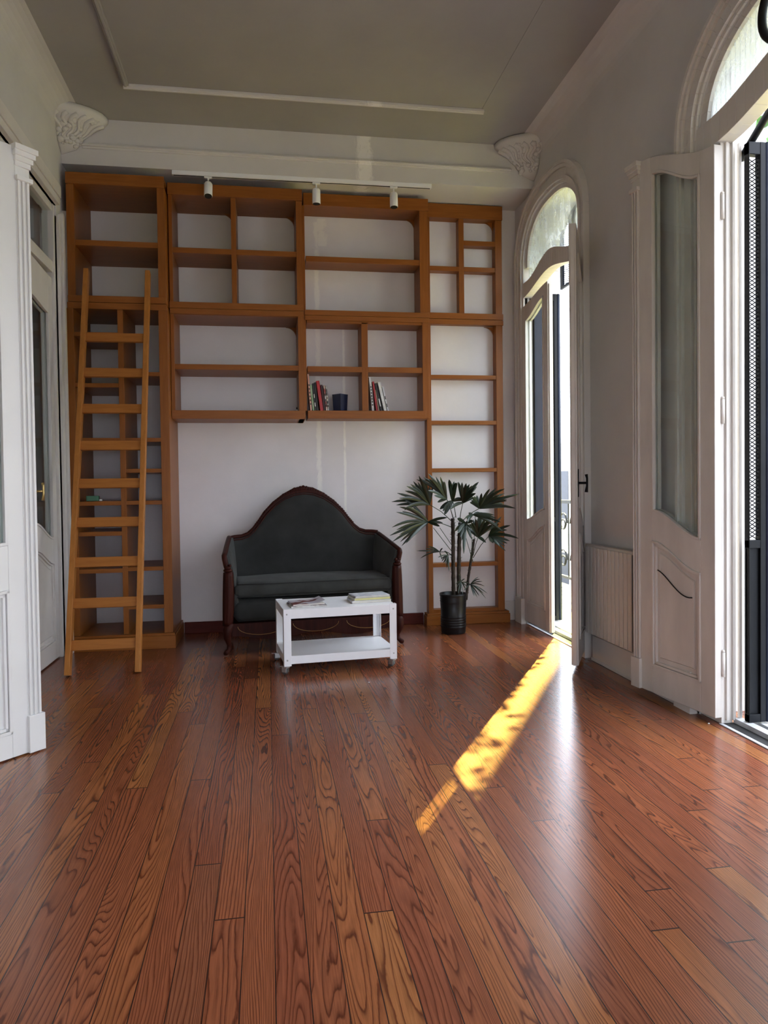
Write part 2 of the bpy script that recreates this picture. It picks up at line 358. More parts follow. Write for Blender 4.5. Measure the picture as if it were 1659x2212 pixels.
def corner(cx, sg, name, lab):
    rnd = random.Random(3 if sg > 0 else 5)
    m = MB()
    # swelling corbel hugging the corner
    rings = []
    for i in range(9):
        t = i/8; z = ZC-.005-t*.27; r = .34*(1-t)**.75+.03*math.sin(t*9)
        rings.append([(cx+sg*r*math.cos(a)*1.0, 5.75-r*.75*math.sin(a), z) for a in [PI/2*k/8 for k in range(9)]]+[(cx, 5.75, z)])
    m.loft(rings)
    for k in range(34):
        a = PI/2*rnd.uniform(.05, .95); t = rnd.uniform(.25, .85); r = .34*(1-t)**.75+.03*math.sin(t*9)+.004
        z = ZC-t*.27; m.blob((cx+sg*r*math.cos(a), 5.75-r*.75*math.sin(a), z), rnd.uniform(.012, .028), (1, 1, .8), 1)
    for k in range(7):                                  # scrolls of acanthus
        a0 = PI/2*(k+.5)/7
        pts = []
        for j in range(10):
            t = .25+.45*j/9; r = .34*(1-t)**.75+.03*math.sin(t*9)+.012; a = a0+.10*math.sin(j*.9)
            pts.append((cx+sg*r*math.cos(a), 5.75-r*.75*math.sin(a), ZC-t*.27))
        m.tube(pts, [.016-.001*j for j in range(10)], 6)
    return struct(m, name, MT['beamp'], lab, 'ornament', 0, True)
corner(XL, 1, 'trim_8', 'moulded plaster leaf ornament in the left ceiling corner')
corner(XR, -1, 'trim_9', 'moulded plaster leaf ornament in the right ceiling corner')
# baseboards
struct(MB().box(-.70, 1.33, YB-.022, YB, 0, .095), 'baseboard_back', MT['base'], 'dark red wooden baseboard behind the settee', 'baseboard', .004)
bb = MB()
for y0, y1 in ((3.64, 4.66),): bb.box(XR-.025, XR, y0, y1, 0, .17).box(XR-.035, XR, y0, y1, .0, .02).box(XR-.018, XR, y0, y1, .17, .19)
struct(bb, 'baseboard_right', MT['trim'], 'tall white baseboard under the radiator', 'baseboard', .003)
bb = MB().box(XR-.02, XR, 6.17, YB, 0, .17).box(2.06, XR, YB-.02, YB, 0, .17)
struct(bb, 'baseboard_corner', MT['trim'], 'white baseboard in the far right corner', 'baseboard', .003)
struct(MB().box(XL, XL+.02, YF, LY0-.15, 0, .17), 'baseboard_left', MT['trim'], 'white baseboard on the near left wall', 'baseboard', .003)

# arched casings round the balcony doors
def casing(o, name, lab, lo=None, hi=None):
    cy, hd, hg, zs, zt, dz = o
    m = MB()
    bands = ((.0, .022, .014), (.022, .05, .030), (.05, .10, .018), (.10, .125, .034), (.125, .15, .046))
    for d0, d1, pr in bands:
        def path(d):
            f = arch(o, d); P = [(cy+hg+d, 0)]
            n = 36
            for i in range(n+1):
                a = PI*i/n; y = cy+(hg+d)*math.cos(a); P.append((y, f(y)))
            P.append((cy-hg-d, 0)); return P
        A, B = path(d0), path(d1)
        cl = lambda y: max(min(y, hi if hi else 99), lo if lo else -99)
        for (a0, b0), (a1, b1) in zip(zip(A, B), zip(A[1:], B[1:])):
            q = [(XR, cl(a0[0]), a0[1]), (XR, cl(b0[0]), b0[1]), (XR, cl(b1[0]), b1[1]), (XR, cl(a1[0]), a1[1])]
            m.poly(q, (-pr, 0, 0))
    for s_ in (1, -1):                                   # plinth blocks
        ya, yb = sorted((cy+s_*(hg-.0), cy+s_*(hg+.155))); yb = min(yb, hi) if hi else yb
        m.box(XR-.055, XR, ya, yb, 0, .22)
    return struct(m, name, MT['trim'], lab, 'door casing', .002)
casing(OPEN[0], 'trim_10', 'white arched casing round the far balcony door', hi=6.195)
casing(OPEN[1], 'trim_11', 'white arched casing round the near balcony door')
casing(OPEN[2], 'trim_12', 'white arched casing of the unseen door added beside the camera for light')
casing(OPEN[3], 'trim_13', 'white arched casing of the unseen door added at the rear end of the room for light')

# ------------------------------------------------------------------ glazed door leaves
def leaf(name, hinge, direc, w=.60, ztop=2.845, rise=.155, z0=.035, g0=.91, gr=.135, g1=2.745, g1r=.16, p0=.185, p1=.745, pr=.14,
         astragal=True, side=1, m=None, label=None, handle=None, stile=.10, face=1):
    """local x = from hinge to free edge, local +y = the face with mouldings (face=+1/-1)"""
    m = m or MT['trimd']
    rz = math.atan2(direc[1], direc[0])
    t = thing(name, label, 'door', (hinge[0], hinge[1], 0), rz, kind='structure')
    T = .045; y0, y1 = -T/2, T/2
    top = lambda x: ztop+rise*sm(x/w)
    gx0, gx1 = stile, w-stile
    q = lambda x: sm((x-gx0)/(gx1-gx0))
    glo = lambda x: g0+gr*q(x); ghi = lambda x: g1+g1r*q(x); plo = lambda x: p1+pr*q(x)
    f = MB()
    f.strip(0, gx0, z0, top, y0, y1, 4).strip(gx1, w, z0, top, y0, y1, 4)
    f.strip(gx0, gx1, ghi, top, y0, y1).strip(gx0, gx1, plo, glo, y0, y1).box(gx0, gx1, y0, y1, z0, p0)
    f.build('leaf_frame', m, t, .003)
    MB().strip(gx0-.005, gx1+.005, lambda x: glo(x)-.005, lambda x: ghi(x)+.005, -.003, .003).build('glass_pane', MT['glass'], t)
    bd = MB()
    for s_ in (1, -1):
        a, b_ = sorted((s_*.008, s_*(T/2+.006)))
        bd.strip(gx0, gx0+.014, glo, ghi, a, b_, 2).strip(gx1-.014, gx1, glo, ghi, a, b_, 2)
        bd.strip(gx0, gx1, glo, lambda x: glo(x)+.014, a, b_).strip(gx0, gx1, lambda x: ghi(x)-.014, ghi, a, b_)
    bd.build('glazing_bead', m, t, .002)
    pn = MB(); pn.strip(gx0, gx1, p0, plo, -.010, .010)
    for s_ in (1, -1):
        for (ins, y_a, y_b) in ((.0, .008, .030), (.016, .008, .022), (.055, .008, .018)):
            a, b_ = sorted((s_*y_a, s_*y_b)); wd = .014 if ins < .05 else .004
            xa, xb = gx0+ins, gx1-ins
            lo = p0+ins; hi = (lambda x, i=ins: plo(x)-i)
            pn.strip(xa, xa+wd, lo, hi, a, b_, 2).strip(xb-wd, xb, lo, hi, a, b_, 2).box(xa, xb, a, b_, lo, lo+wd).strip(xa, xb, lambda x, h=hi, v=wd: h(x)-v, hi, a, b_)
        a, b_ = sorted((s_*.008, s_*.017)); pn.strip(gx0+.06, gx1-.06, p0+.06, lambda x: plo(x)-.06, a, b_)
    pn.build('lower_panel', m, t, .002)
    # thin rebate strips on the free edge
    MB().box(w-.002, w+.012, -.012, .012, z0, top(w)-.02).build('meeting_rebate', m, t, .002)
    if astragal:
        s_ = face; a_ = MB(); wa = .068
        def bx(x0, x1, d, za, zb):
            q0, q1 = sorted((s_*(-.02), s_*d)); a_.box(x0, x1, q0, q1, za, zb)
        xa = w-.0; zt_ = top(w)
        bx(xa, xa+wa, .022, z0+.16, zt_-.08)
        for k in range(3): bx(xa+.006+k*.022, xa+.017+k*.022, .032, z0+.17, zt_-.14)
        bx(xa-.004, xa+wa+.006, .040, z0, z0+.17)
        bx(xa-.003, xa+wa+.006, .042, zt_-.15, zt_-.13)
        for k in range(4): bx(xa-.003-.004*k, xa+wa+.004+.008*k, .030+.008*k, zt_-.085+.022*k, zt_-.060+.022*k)
        a_.build('pilaster_strip', m, t, .002)
    for hz in (.30, 1.55, ztop-.30):
        MB().tube([(-.004, -face*T/2, hz-.06), (-.004, -face*T/2, hz+.06)], .009, 8).blob((-.004, -face*T/2, hz+.066), .009).build('hinge', m, t, 0, True)
    if handle:
        hx, hz, hs = handle
        h = MB().box(hx-.018, hx+.018, *sorted((hs*T/2, hs*(T/2+.004))), hz-.09, hz+.09)
        h.tube([(hx, hs*T/2, hz), (hx, hs*(T/2+.05), hz)], .008, 8)
        h.tube([(hx, hs*(T/2+.05), hz-.06), (hx, hs*(T/2+.055), hz-.02), (hx, hs*(T/2+.055), hz+.03), (hx, hs*(T/2+.05), hz+.055)], [.011, .007, .007, .010], 8)
        h.build('handle', MT['iron'] if name != 'door_5' else MT['brass'], t, 0, True)
    return t
o1, o2 = OPEN[0], OPEN[1]
# far balcony door: one leaf shut, the other swung back
leaf('door_1', (XR, o1[0]+.575, 0), (0, -1), w=.575, ztop=2.72, rise=.07, g1=2.60, g1r=.10, g0=.90, gr=.10, stile=.085, astragal=False, face=-1, label='closed far leaf of the far balcony door, beside the corner')
leaf('door_2', (XR-.01, 4.86, 0), (-.25, -.45), w=.52, ztop=2.74, rise=.12, g1=2.60, g1r=.10, astragal=False, face=1, handle=(.47, 1.21, 1), label='swung-back leaf of the far balcony door, seen edge-on')
# near balcony door: leaf folded back against the wall
leaf('door_3', (2.19, 3.27, 0), (-.09, .66), w=.58, face=1, label='open white glazed leaf of the near balcony door, folded back beside the radiator')
dc = [o for o in bpy.data.objects if o.name == 'door_3'][0]
MB().tube([(.435-.27*k/14, .0215, .725-.115*sm(k/14)-.02*math.sin(PI*k/14)) for k in range(15)], .0035, 5).build('panel_crack', MT['black'], dc)
# left doorway
leaf('door_4', (-1.5, 3.09, 0), (.66, .75), w=.585, ztop=2.70, rise=.05, z0=.006, g0=.86, gr=.10, g1=2.56, g1r=.07, p0=.115, p1=.66, pr=.10, stile=.075, m=MT['white'], face=-1, label='open white glazed door leaf at the left edge')
leaf('door_5', (-1.52, 5.53, 0), (0, -1), w=.60, ztop=2.72, rise=.03, z0=.01, g0=.86, gr=.12, g1=2.46, g1r=.04, p0=.13, p1=.70, pr=.12, astragal=False, face=1, m=MT['trim'], handle=(.50, 1.20, 1), label='closed white glazed leaf in the left doorway, by the ladder')
leaf('door_6', (-1.52, 4.325, 0), (0, 1), w=.60, ztop=2.72, rise=.03, z0=.01, g0=.86, gr=.12, g1=2.46, g1r=.04, p0=.13, p1=.70, pr=.12, astragal=False, face=-1, m=MT['trim'], label='closed glazed leaf hidden behind the open left door')
# left doorway frame and transom
lf = MB()
for (d, pr) in ((.0, .02), (.05, .035), (.10, .02), (.15, .045)):
    lf.box(XL-.02, XL+pr, LY1+d, LY1+d+.045, 0, 3.18+.6*d)
lf.box(XL-.02, XL+.03, LY0-.15, LY1, LZ, 3.30).box(XL-.02, XL+.04, LY0-.15, LY1, 3.30, 3.385)
lf.box(XL-.09, XL-.01, LY1-.035, LY1, 0, LZ).box(XL-.09, XL-.01, LY0, LY0+.035, 0, LZ)
lf.box(XL-.08, XL-.02, LY0, LY1, 2.76, 2.84).box(XL-.08, XL-.02, LY0, LY1, 3.20, LZ)
for yy in (4.93, 4.32, 3.70): lf.box(XL-.08, XL-.02, yy-.03, yy+.03, 2.84, 3.20)
lf.box(XL-.02, XL+.035, LY1+.15, LY1+.21, 0, .2)
struct(lf, 'trim_14', MT['trim'], 'white frame of the left doorway', 'door casing', .003)
struct(MB().box(XL-.052, XL-.046, LY0, LY1, 2.84, 3.20), 'window_3', MT['glass'], 'transom panes over the left doorway', 'window')

# transom windows over the balcony doors, their frames, thresholds
def opening(o, n_, labs, pane='oldglass'):
    cy, hd, hg, zs, zt, dz = o
    tr_lo = lambda y: 2.88+dz*.9+.11*sm(1-abs(y-cy)/hd)-.10*(abs(y-cy) > hd*1.0)
    tr_lo = lambda y: 2.86+dz*.6+.09*sm(1-abs(y-cy)/max(hd, .01))
    tr_hi = lambda y: 3.00+dz*.75+.11*sm(1-abs(y-cy)/(hg*.85))
    fr = MB(); x0, x1 = XR+.01, XR+.07
    def ystrip(mb, ya, yb, lo, hi, xa, xb, n=24):
        P = []
        for i in range(n+1):
            y = ya+(yb-ya)*i/n; P.append((y, lo(y) if callable(lo) else lo, hi(y) if callable(hi) else hi))
        for (a, la, ha), (b_, lb, hb) in zip(P, P[1:]):
            if ha-la < .002 and hb-lb < .002: continue
            mb.poly([(xa, a, la), (xa, b_, lb), (xa, b_, max(hb, lb+.001)), (xa, a, max(ha, la+.001))], (xb-xa, 0, 0))
    ystrip(fr, cy-hg, cy+hg, tr_lo, tr_hi, XR-.012, x1)
    for s_ in (1, -1):                                    # jamb posts
        a, b_ = sorted((cy+s_*hd, cy+s_*(max(hg, hd)+.02)))
        fr.box(x0, x1, a, b_, 0, 2.95)
        for k in range(3):
            a, b_ = sorted((cy+s_*(hd+.004), cy+s_*(hd-.014)))
            fr.box(XR+.03+k*.035, XR+.045+k*.035, a, b_, .02, 2.86)
    # arched frame of the transom
    P = []
    n = 36
    for i in range(n+1):
        a = PI*i/n; y = cy+hg*math.cos(a); P.append((y, arch(o)(y)))
    for (ya, za), (yb, zb) in zip(P, P[1:]):
        c_ = Vector((0, cy, zs)); sh = .93
        fr.poly([(x0, ya, za), (x0, yb, zb), (x0, cy+(yb-cy)*sh, zs+(zb-zs)*sh), (x0, cy+(ya-cy)*sh, zs+(za-zs)*sh)], (.05, 0, 0))
    struct(fr, 'trim_%d' % n_[0], MT['trim'], labs[0], 'door frame', .002)
    g = MB(); ystrip(g, cy-hg*.96, cy+hg*.96, lambda y: tr_hi(y)-.01, lambda y: max(tr_hi(y), zs+(arch(o)(y)-zs)*.97), XR+.03, XR+.036, 40)
    struct(g, 'window_%d' % n_[1], MT[pane], labs[1], 'window')
    s_ = MB(); s_.box(XR-.005, XR+.015, cy-hd, cy+hd, 0, .006)
    s_.box(XR+.075, XR+.12, cy-hd, cy+hd, .001, .028).box(XR+.16, XR+.5, cy-hd, cy+hd, 0, .022)
    struct(s_, 'trim_%d' % n_[2], MT['sill'], labs[2], 'threshold', .002)
    struct(MB().box(XR+.016, XR+.075, cy-hd, cy+hd, 0, .004).box(XR+.12, XR+.16, cy-hd, cy+hd, 0, .004), 'trim_%d' % n_[3], MT['black'], labs[3], 'threshold')
opening(OPEN[0], (15, 1, 16, 17), ('white frame of the far balcony door', 'dusty arched transom over the far balcony door', 'pale threshold of the far balcony door', 'black track of the far threshold'), 'farglass')
opening(OPEN[1], (18, 2, 19, 20), ('white frame of the near balcony door', 'dusty arched transom at the top right corner', 'pale threshold of the near balcony door', 'black track of the near threshold'))
opening(OPEN[2], (21, 4, 22, 23), ('white frame of the unseen balcony door added beside the camera for light', 'arched transom of the unseen door added beside the camera', 'pale threshold of the unseen door added beside the camera', 'black track of the unseen door added beside the camera'))
opening(OPEN[3], (24, 5, 25, 26), ('white frame of the unseen rearmost balcony door, added for light', 'arched transom of the unseen rearmost balcony door, added for light', 'pale threshold of the unseen rearmost door, added for light', 'black track of the unseen rearmost door, added for light'))

# ------------------------------------------------------------------ outside
struct(MB().box(XR+.32, 3.55, -6, 9.5, -.2, 0), 'balcony_floor', mat('balcony_tiles', (.22, .20, .19), .7, var=.2), 'pale balcony slab outside the doors', 'balcony')
struct(MB().box(-60, 90, -60, 110, -5.2, -5), 'street', mat('street_paving', (.16, .155, .15), .9), 'pale street below the balcony', 'street')
def building(x, y0, y1, h, d, lab, seed):
    t = thing('apartment_building', lab, 'building', (x, (y0+y1)/2, -5))
    w_ = (y1-y0)/2; MB().box(0, d, -w_, w_, 0, h).build('facade', MT['facade'], t)
    MB().box(-.35, d, -w_-.1, w_+.1, h, h+.5).build('cornice', MT['facade'], t)
    k = 0
    for fl in range(int(h//3.6)):
        y = -w_+2
        while y < w_-1.5:
            f = MB().box(-.10, .0, y-.1, y+1.3, fl*3.6+1.0, fl*3.6+3.3).build('window_surround', MT['trim'], t)
            MB().box(-.12, -.10, y, y+1.2, fl*3.6+1.1, fl*3.6+3.2).build('pane', MT['ironb'], f); y += 4.4; k += 1
            if k > 40: return t
    return t
building(12, 12.5, 21.53, 28, 10, 'tall pale block across the street, added unseen to keep sun off the other doors', 1)  # unseen tower, its edge placed to block the sun from the other openings
building(12, -30, 12.3, 9, 10, 'long low pale building left of the tall block across the street', 3)
building(13, 23.5, 60, 8, 10, 'lower pale apartment block further along the street', 2)
# street tree whose leaves break up the edge of the sun patch
tt = thing('street_tree', 'street tree standing outside beyond the far balcony door', 'tree', (6.3, 12.35, -5))
MB().tube([(0, -3.4, 0), (.05, -3.35, 4), (-.05, -3.3, 8), (0, -3.2, 12), (.0, -3.1, 15.2)], [.16, .14, .11, .07, .03], 10).tube([(0, -3.25, 10.5), (0, -1.8, 12.6), (0, -.5, 14.0)], [.06, .035, .012], 8).build('trunk', MT['cane'], tt, 0, True)
rt = random.Random(8); fm_ = MB()
for k in range(120):
    z = rt.uniform(.1, 3.1); far = z > 1.5; dx = rt.uniform(-.25, .25)
    dy = rt.uniform(-.05, .10) if not far else rt.uniform(-.26, .08)
    if far and rt.random() < .25: continue
    fm_.blob((dx, 5.38+.858*8-12.35+dy+1.672*dx, 6.71+5+z+1.636*dx), rt.uniform(.018, .042), (1, 1, .5), 1)
for k in range(260):
    fm_.blob((rt.gauss(0, .4), -3.4-abs(rt.gauss(0, .5)), 12.6+rt.gauss(0, 1.3)), rt.uniform(.08, .16), (1, 1, .6), 1)
fm_.build('foliage', MT['green'], tt)
# iron security gates folded into the reveals
def gate(y, x0, x1, z1, lab, plate=0):
    t = thing('security_gate', lab, 'gate', (x0, y, .03), 0)
    w_ = x1-x0; r = .030
    MB().box(w_-r, w_, -.02, .02, 0, z1).box(0, .006, -.018, .018, 0, z1).box(0, w_, -.018, .018, z1-.06, z1).box(0, w_, -.018, .018, 0, .04).box(0, w_, -.018, .018, .85, .89).build('gate_frame', MT['iron'], t, .003)
    MB().tube([(w_+.014, -.01, .0), (w_+.014, -.01, z1)], .015, 12).build('hinge_post', MT['ironb'], t, 0, True)
    mb = MB(); p = .019; zlo, zhi = .89, z1-.06; wi = w_-r; z = zlo
    while z+wi*.6 < zhi:
        mb.tube([(0, 0, z), (wi, 0, z+wi*.6)], .0024, 4).tube([(0, 0, z+wi*.6), (wi, 0, z)], .0024, 4); z += p
    mb.build('expanded_mesh', MT['iron'], t)
    kp = MB().box(0, wi, -.004, .004, .04, .85)
    if plate: kp.box(0, wi*plate, -.006, .006, .85, z1-.03)
    kp.build('kick_plate', MT['iron'] if not plate else MT['ironb'], t)
    return t
gate(3.205, 2.295, 2.385, 2.80, 'black mesh-and-plate iron gate beside the near balcony door')
gate(5.955, 2.262, 2.470, 2.80, 'black mesh-and-plate iron gate glimpsed at the far balcony door', .62)
# balcony railing with scrolls
rl = thing('balcony_railing', 'black wrought-iron balcony railing with scrolls, outside at the right edge', 'railing', (3.45, 3.4, 0))
MB().box(-.02, .02, -6, 5.2, .98, 1.02).box(-.015, .015, -6, 5.2, .10, .13).build('rail', MT['iron'], rl)
sc = MB(); y = -2.0
while y < 5.1:
    sc.tube([(0, y, .12), (0, y, 1.0)], .009, 6)
    for s_ in (1, -1):
        for (cz, r) in ((.32, .13), (.75, .13)):
            pts = []
            for k in range(20):
                a = k/19*PI*2.6; rr = r*(1-k/26); pts.append((0, y+.16+s_*.0+rr*math.cos(a)*s_, cz+rr*math.sin(a)))
            sc.tube(pts, .008, 6)
    y += .33
sc.build('scrollwork', MT['iron'], rl)
aw = thing('street_awning', 'bright yellow awning below the balcony, seen at the right edge', 'awning', (4.6, 5.0, -1.4))
MB().poly([(0, -2.6, 1.1), (0, 3.5, 1.1), (2.4, 3.5, 2.2), (2.4, -2.6, 2.2)], (0, 0, -.03)).build('canvas', MT['yellow'], aw)
MB().box(-.02, .02, -2.6, 3.5, .82, 1.1).build('valance', MT['yellow'], aw)
MB().tube([(0, -2.6, 1.08), (0, 3.5, 1.08)], .03).tube([(0, -2.6, 1.08), (2.4, -2.6, 2.15)], .02).tube([(0, 3.5, 1.08), (2.4, 3.5, 2.15)], .02).build('awning_frame', MT['iron'], aw)
# iron ring ornament outside the near transom
q = ray(1698, -6); k = 2.165/q.x; rcY, rcZ = q.y*k, 1.2+q.z*k
rg = MB(); pts = [(2.165, rcY+.150*math.cos(a), rcZ+.150*math.sin(a)) for a in [2*PI*j/40 for j in range(40)]]
rg.tube(pts, .018, 8, True, 1.0)
rg.tube([(2.165, rcY, rcZ-.150), (2.165, rcY, rcZ-.24)], .012, 8)
tag(rg.build('transom_grille', MT['iron'], None, 0, True), 'black curved iron ring in front of the transom glass, top right corner', 'grille')
hd_ = MB(); A_ = []
for j in range(12):
    q = ray(1600+8*j, 345-13.5*j); k = 2.335/q.x; A_.append((2.335, q.y*k, 1.2+q.z*k))
hd_.tube(A_, .018, 8)
tag(hd_.build('gate_head_bar', MT['iron'], None, 0, True), 'black sloping iron bar over the near security gate', 'gate bar')
# mesh guard outside the far transom
mg = thing('transom_guard', 'black mesh guard outside the far arched transom', 'grille', (2.50, 5.90, 2.86))
mm_ = MB()
for j in range(46):
    z = j*.016; mm_.tube([(0, -.16, z), (0, -.02, z+.03)], .0028, 4).tube([(0, -.16, z+.03), (0, -.02, z)], .0028, 4)
mm_.build('mesh', MT['iron'], mg)
MB().box(-.01, .01, -.03, .02, 0, .85).box(-.01, .01, -.36, -.16, 0, .66).box(-.01, .01, -.16, -.03, 0, .02).build('frame', MT['ironb'], mg)

# ------------------------------------------------------------------ radiator
rd = thing('radiator', 'flat white sectioned radiator on the right wall between the balcony doors', 'radiator', (XR-.07, 4.03, .195))
n = 12; L_ = .64; 
for k in range(n):
    y0 = k*L_/n
    MB().box(0, .045, y0+.0045, y0+L_/n-.0045, 0, .585).build('section', MT['rad'], rd, .003)
MB().box(.006, .04, 0, L_, .0, .58).box(.008, .04, 0, L_, .03, .04).box(.008, .04, 0, L_, .545, .555).box(.045, .07, .1, .14, .1, .5).box(.045, .07, .5, .54, .1, .5).build('back_panel', mat('radiator_core', (.12, .11, .10), .6), rd)
MB().box(.008, .044, 0, L_, .584, .600).build('top_grille', MT['rad'], rd, .002)
MB().tube([(.025, -.012, .04), (.025, -.012, .55)], .007, 8).blob((.025, -.012, .55), .014).build('valve_pipe', MT['zinc'], rd, 0, True)

# ------------------------------------------------------------------ bookcases
def bracket(mb, x, y, z, sx, r=.085, th=.02):
    """curved gusset in an upper corner"""
    pts = [(x, y, z), (x+sx*r, y, z)]
    for k in range(1, 8):
        a = PI/2*k/8; pts.append((x+sx*(r-r*math.sin(a)), y, z-r+r*math.cos(a)))
    pts.append((x, y, z-r)); mb.poly(pts, (0, th, 0)); return mb
def bookcase(label, x0, x1, yf, fascia, uprights, dividers, shelves, boards, plinth=None, brackets=(), back=YB-.003):
    t = thing('bookcase', label, 'bookcase', ((x0+x1)/2, back, 0), 0, 'built-in pine bookcases across the back wall')
    ox, oy = (x0+x1)/2, back
    X_ = lambda v: v-ox; D = lambda v: v-oy
    MB().box(X_(x0), X_(x1), D(yf-.012), D(yf+.012), *fascia).box(X_(x0), X_(x1), D(yf), 0, fascia[1]-.025, fascia[1]-.004).build('cornice_board', MT['woodx'], t, .002)
    MB().box(X_(uprights[0][0]+.01), X_(uprights[-1][1]-.01), D(yf+.01), 0, fascia[0]-.0, fascia[0]+.022).build('top_panel', MT['woodx'], t)
    for (a, b_, za, zb) in uprights: MB().box(X_(a), X_(b_), D(yf), 0, za, zb).build('upright', MT['woodz'], t, .002)
    for (a, b_, za, zb) in dividers: MB().box(X_(a), X_(b_), D(yf+.006), 0, za, zb).build('divider', MT['woodz'], t, .002)
    for (a, b_, za, zb) in shelves: MB().box(X_(a), X_(b_), D(yf+.006), 0, za, zb).build('shelf', MT['woodx'], t, .002)
    for (a, b_, za, zb) in boards: MB().box(X_(a), X_(b_), D(yf-.010), D(yf+.014), za, zb).build('rail', MT['woodx'], t, .002)
    for (a, b_, z) in boards and [(uprights[0][0], uprights[-1][1], 0)] or []: pass
    if plinth:
        a, b_, zt = plinth
        MB().box(X_(a), X_(b_), D(yf-.028), 0, 0, zt-.02).box(X_(a+.006), X_(b_-.006), D(yf-.018), 0, zt-.02, zt).build('plinth', MT['woodx'], t, .003)
    for (x, z, s_) in brackets: bracket(MB(), X_(x), D(back-.03), z, s_).build('corner_bracket', MT['woodx'], t)
    return t
# 1: leftmost and deepest
u = bookcase('deepest, leftmost pine bookcase, with the ladder leaning on it', -1.43, -.73, 5.69, (3.458, 3.542),
    [(-1.43, -1.375, 2.64, 3.46), (-.785, -.73, 2.64, 3.46), (-1.45, -1.395, .115, 2.55), (-.79, -.725, .115, 2.55)],
    [(-1.087, -1.047, .115, 2.55)],
    [(-1.375, -.785, 3.014, 3.055), (-1.43, -.73, 2.60, 2.64), (-1.43, -.73, 2.548, 2.59)]
    + [(-1.395, -1.087, z-.032, z) for z in (2.377, 2.00, 1.592, 1.119, .891, .612)]
    + [(-1.047, -.79, z-.030, z) for z in (2.086, 1.592, 1.360, 1.119, .619, .330)]
    + [(-1.43, -.74, .09, .112)],
    [(-1.43, -.73, 2.595, 2.643), (-1.435, -.725, 2.545, 2.592)], (-1.45, -.705, .115))
bookcase('second pine bookcase from the left, hung above the settee with empty shelves', -.725, .305, 5.83, (3.47, 3.558),
    [(-.722, -.695, 1.81, 3.47), (.258, .308, 1.75, 2.57), (.255, .303, 2.60, 3.47)],
    [(-.250, -.212, 2.645, 3.47)],
    [(-.695, -.25, 3.03, 3.072), (-.212, .255, 3.03, 3.072), (-.72, .30, 2.60, 2.645), (-.695, .258, 2.555, 2.58), (-.695, .258, 2.132, 2.174), (-.722, .305, 1.75, 1.812)],
    [(-.725, .303, 2.602, 2.65), (-.722, .303, 2.558, 2.600), (-.722, .308, 1.748, 1.814)], None,
    [(-.25, 3.47, -1), (.255, 3.47, -1), (.258, 2.55, -1)])
bookcase('third pine bookcase from the left, holding the few books', .322, 1.358, 5.98, (3.495, 3.592),
    [(.310, .330, 1.83, 3.495), (1.298, 1.355, 1.77, 2.57), (1.283, 1.352, 2.60, 3.495)],
    [(.785, .838, 1.83, 2.56)],
    [(.338, 1.283, 3.046, 3.09), (.322, 1.355, 2.60, 2.648), (.338, 1.298, 2.548, 2.575), (.338, .785, 2.150, 2.195), (.838, 1.298, 2.150, 2.195), (.335, 1.34, 1.768, 1.830)],
    [(.322, 1.358, 2.608, 2.650), (.322, 1.356, 2.568, 2.606), (.335, 1.322, 1.766, 1.832)], None,
    [(1.283, 3.495, -1)])
bookcase('narrow rightmost pine bookcase standing behind the potted palm', 1.362, 2.048, 6.125, (3.50, 3.618),
    [(1.362, 1.403, .10, 3.50), (1.985, 2.045, .10, 3.50)],
    [(1.660, 1.706, 2.69, 3.50)],
    [(1.403, 1.660, 3.052, 3.092), (1.706, 1.985, 3.052, 3.092), (1.706, 1.985, 3.276, 3.318), (1.403, 1.985, 2.60, 2.685)]
    + [(1.403, 1.985, z-.034, z) for z in (2.160, 1.766, 1.355, .532)] + [(1.403, 1.985, .09, .13)],
    [(1.36, 2.05, 2.640, 2.690), (1.36, 2.05, 2.592, 2.636)], (1.335, 2.085, .10),
    [(1.985, 3.50, -1), (1.985, 2.59, -1)])
# the left post of the rightmost case is the wide pillar carrying its neighbour
# ------------------------------------------------------------------ ladder
ld = thing('ladder', 'pine library ladder with flat rungs leaning on the leftmost bookcase', 'ladder', (-1.075, 4.93, 0), 0)
tilt = math.atan2(.70, 2.64)
R_ = Matrix.Rotation(-tilt, 4, 'X'); L_ = 2.925
for s_, in ((-1,), (1,)):
    x = s_*.218
    MB().box(x-.017, x+.017, -.030, .030, 0.008, L_, R_).build('stile', MT['ladder'], ld, .003)
for k in range(9):
    zc = (.190+.2645*k)/math.cos(tilt)
    MB().box(-.203, .203, -.012, .012, zc-.033, zc+.033, R_).build('rung', MT['rung'], ld, .002)

# ------------------------------------------------------------------ track and spot lamps
tr = thing('track_rail', 'white lighting track fixed under the plaster beam', 'lighting track', (.33, 5.772, 3.628))
MB().box(-1.01, 1.01, -.018, .018, -.032, 0).build('rail', MT['metalw'], tr, .002)
MB().box(-1.0, 1.0, -.006, .006, -.0335, -.0318).build('slot', MT['black'], tr)
for (x, lab, yaw) in ((-.412, 'leftmost of the three small white track spotlights', -.38), (.415, 'middle one of the three small white track spotlights', 0), (1.032, 'rightmost of the three small white track spotlights', -.1)):
    s_ = thing('spotlight', lab, 'spotlight', (x, 5.772, 3.5935), 0, 'white cylinder spotlights on the track')
    MB().box(-.03, .03, -.014, .014, -.010, 0).build('adapter', MT['metalw'], s_, .002)
    MB().tube([(0, 0, -.010), (0, 0, -.045)], .006, 8).build('stem', MT['metalw'], s_)
    mt = Matrix.Translation((0, 0, -.045)) @ Matrix.Rotation(yaw*.8, 4, 'X')
    MB().lathe([(.012, 0), (.026, -.003), (.032, -.014), (.032, -.115), (.029, -.118)], 0, 0, 24, mt).build('lamp_body', MT['metalw'], s_, 0, True)
    MB().lathe([(.0285, -.1165), (.0285, -.1195), (.010, -.1196)], 0, 0, 20, mt).build('black_reflector', MT['black'], s_)

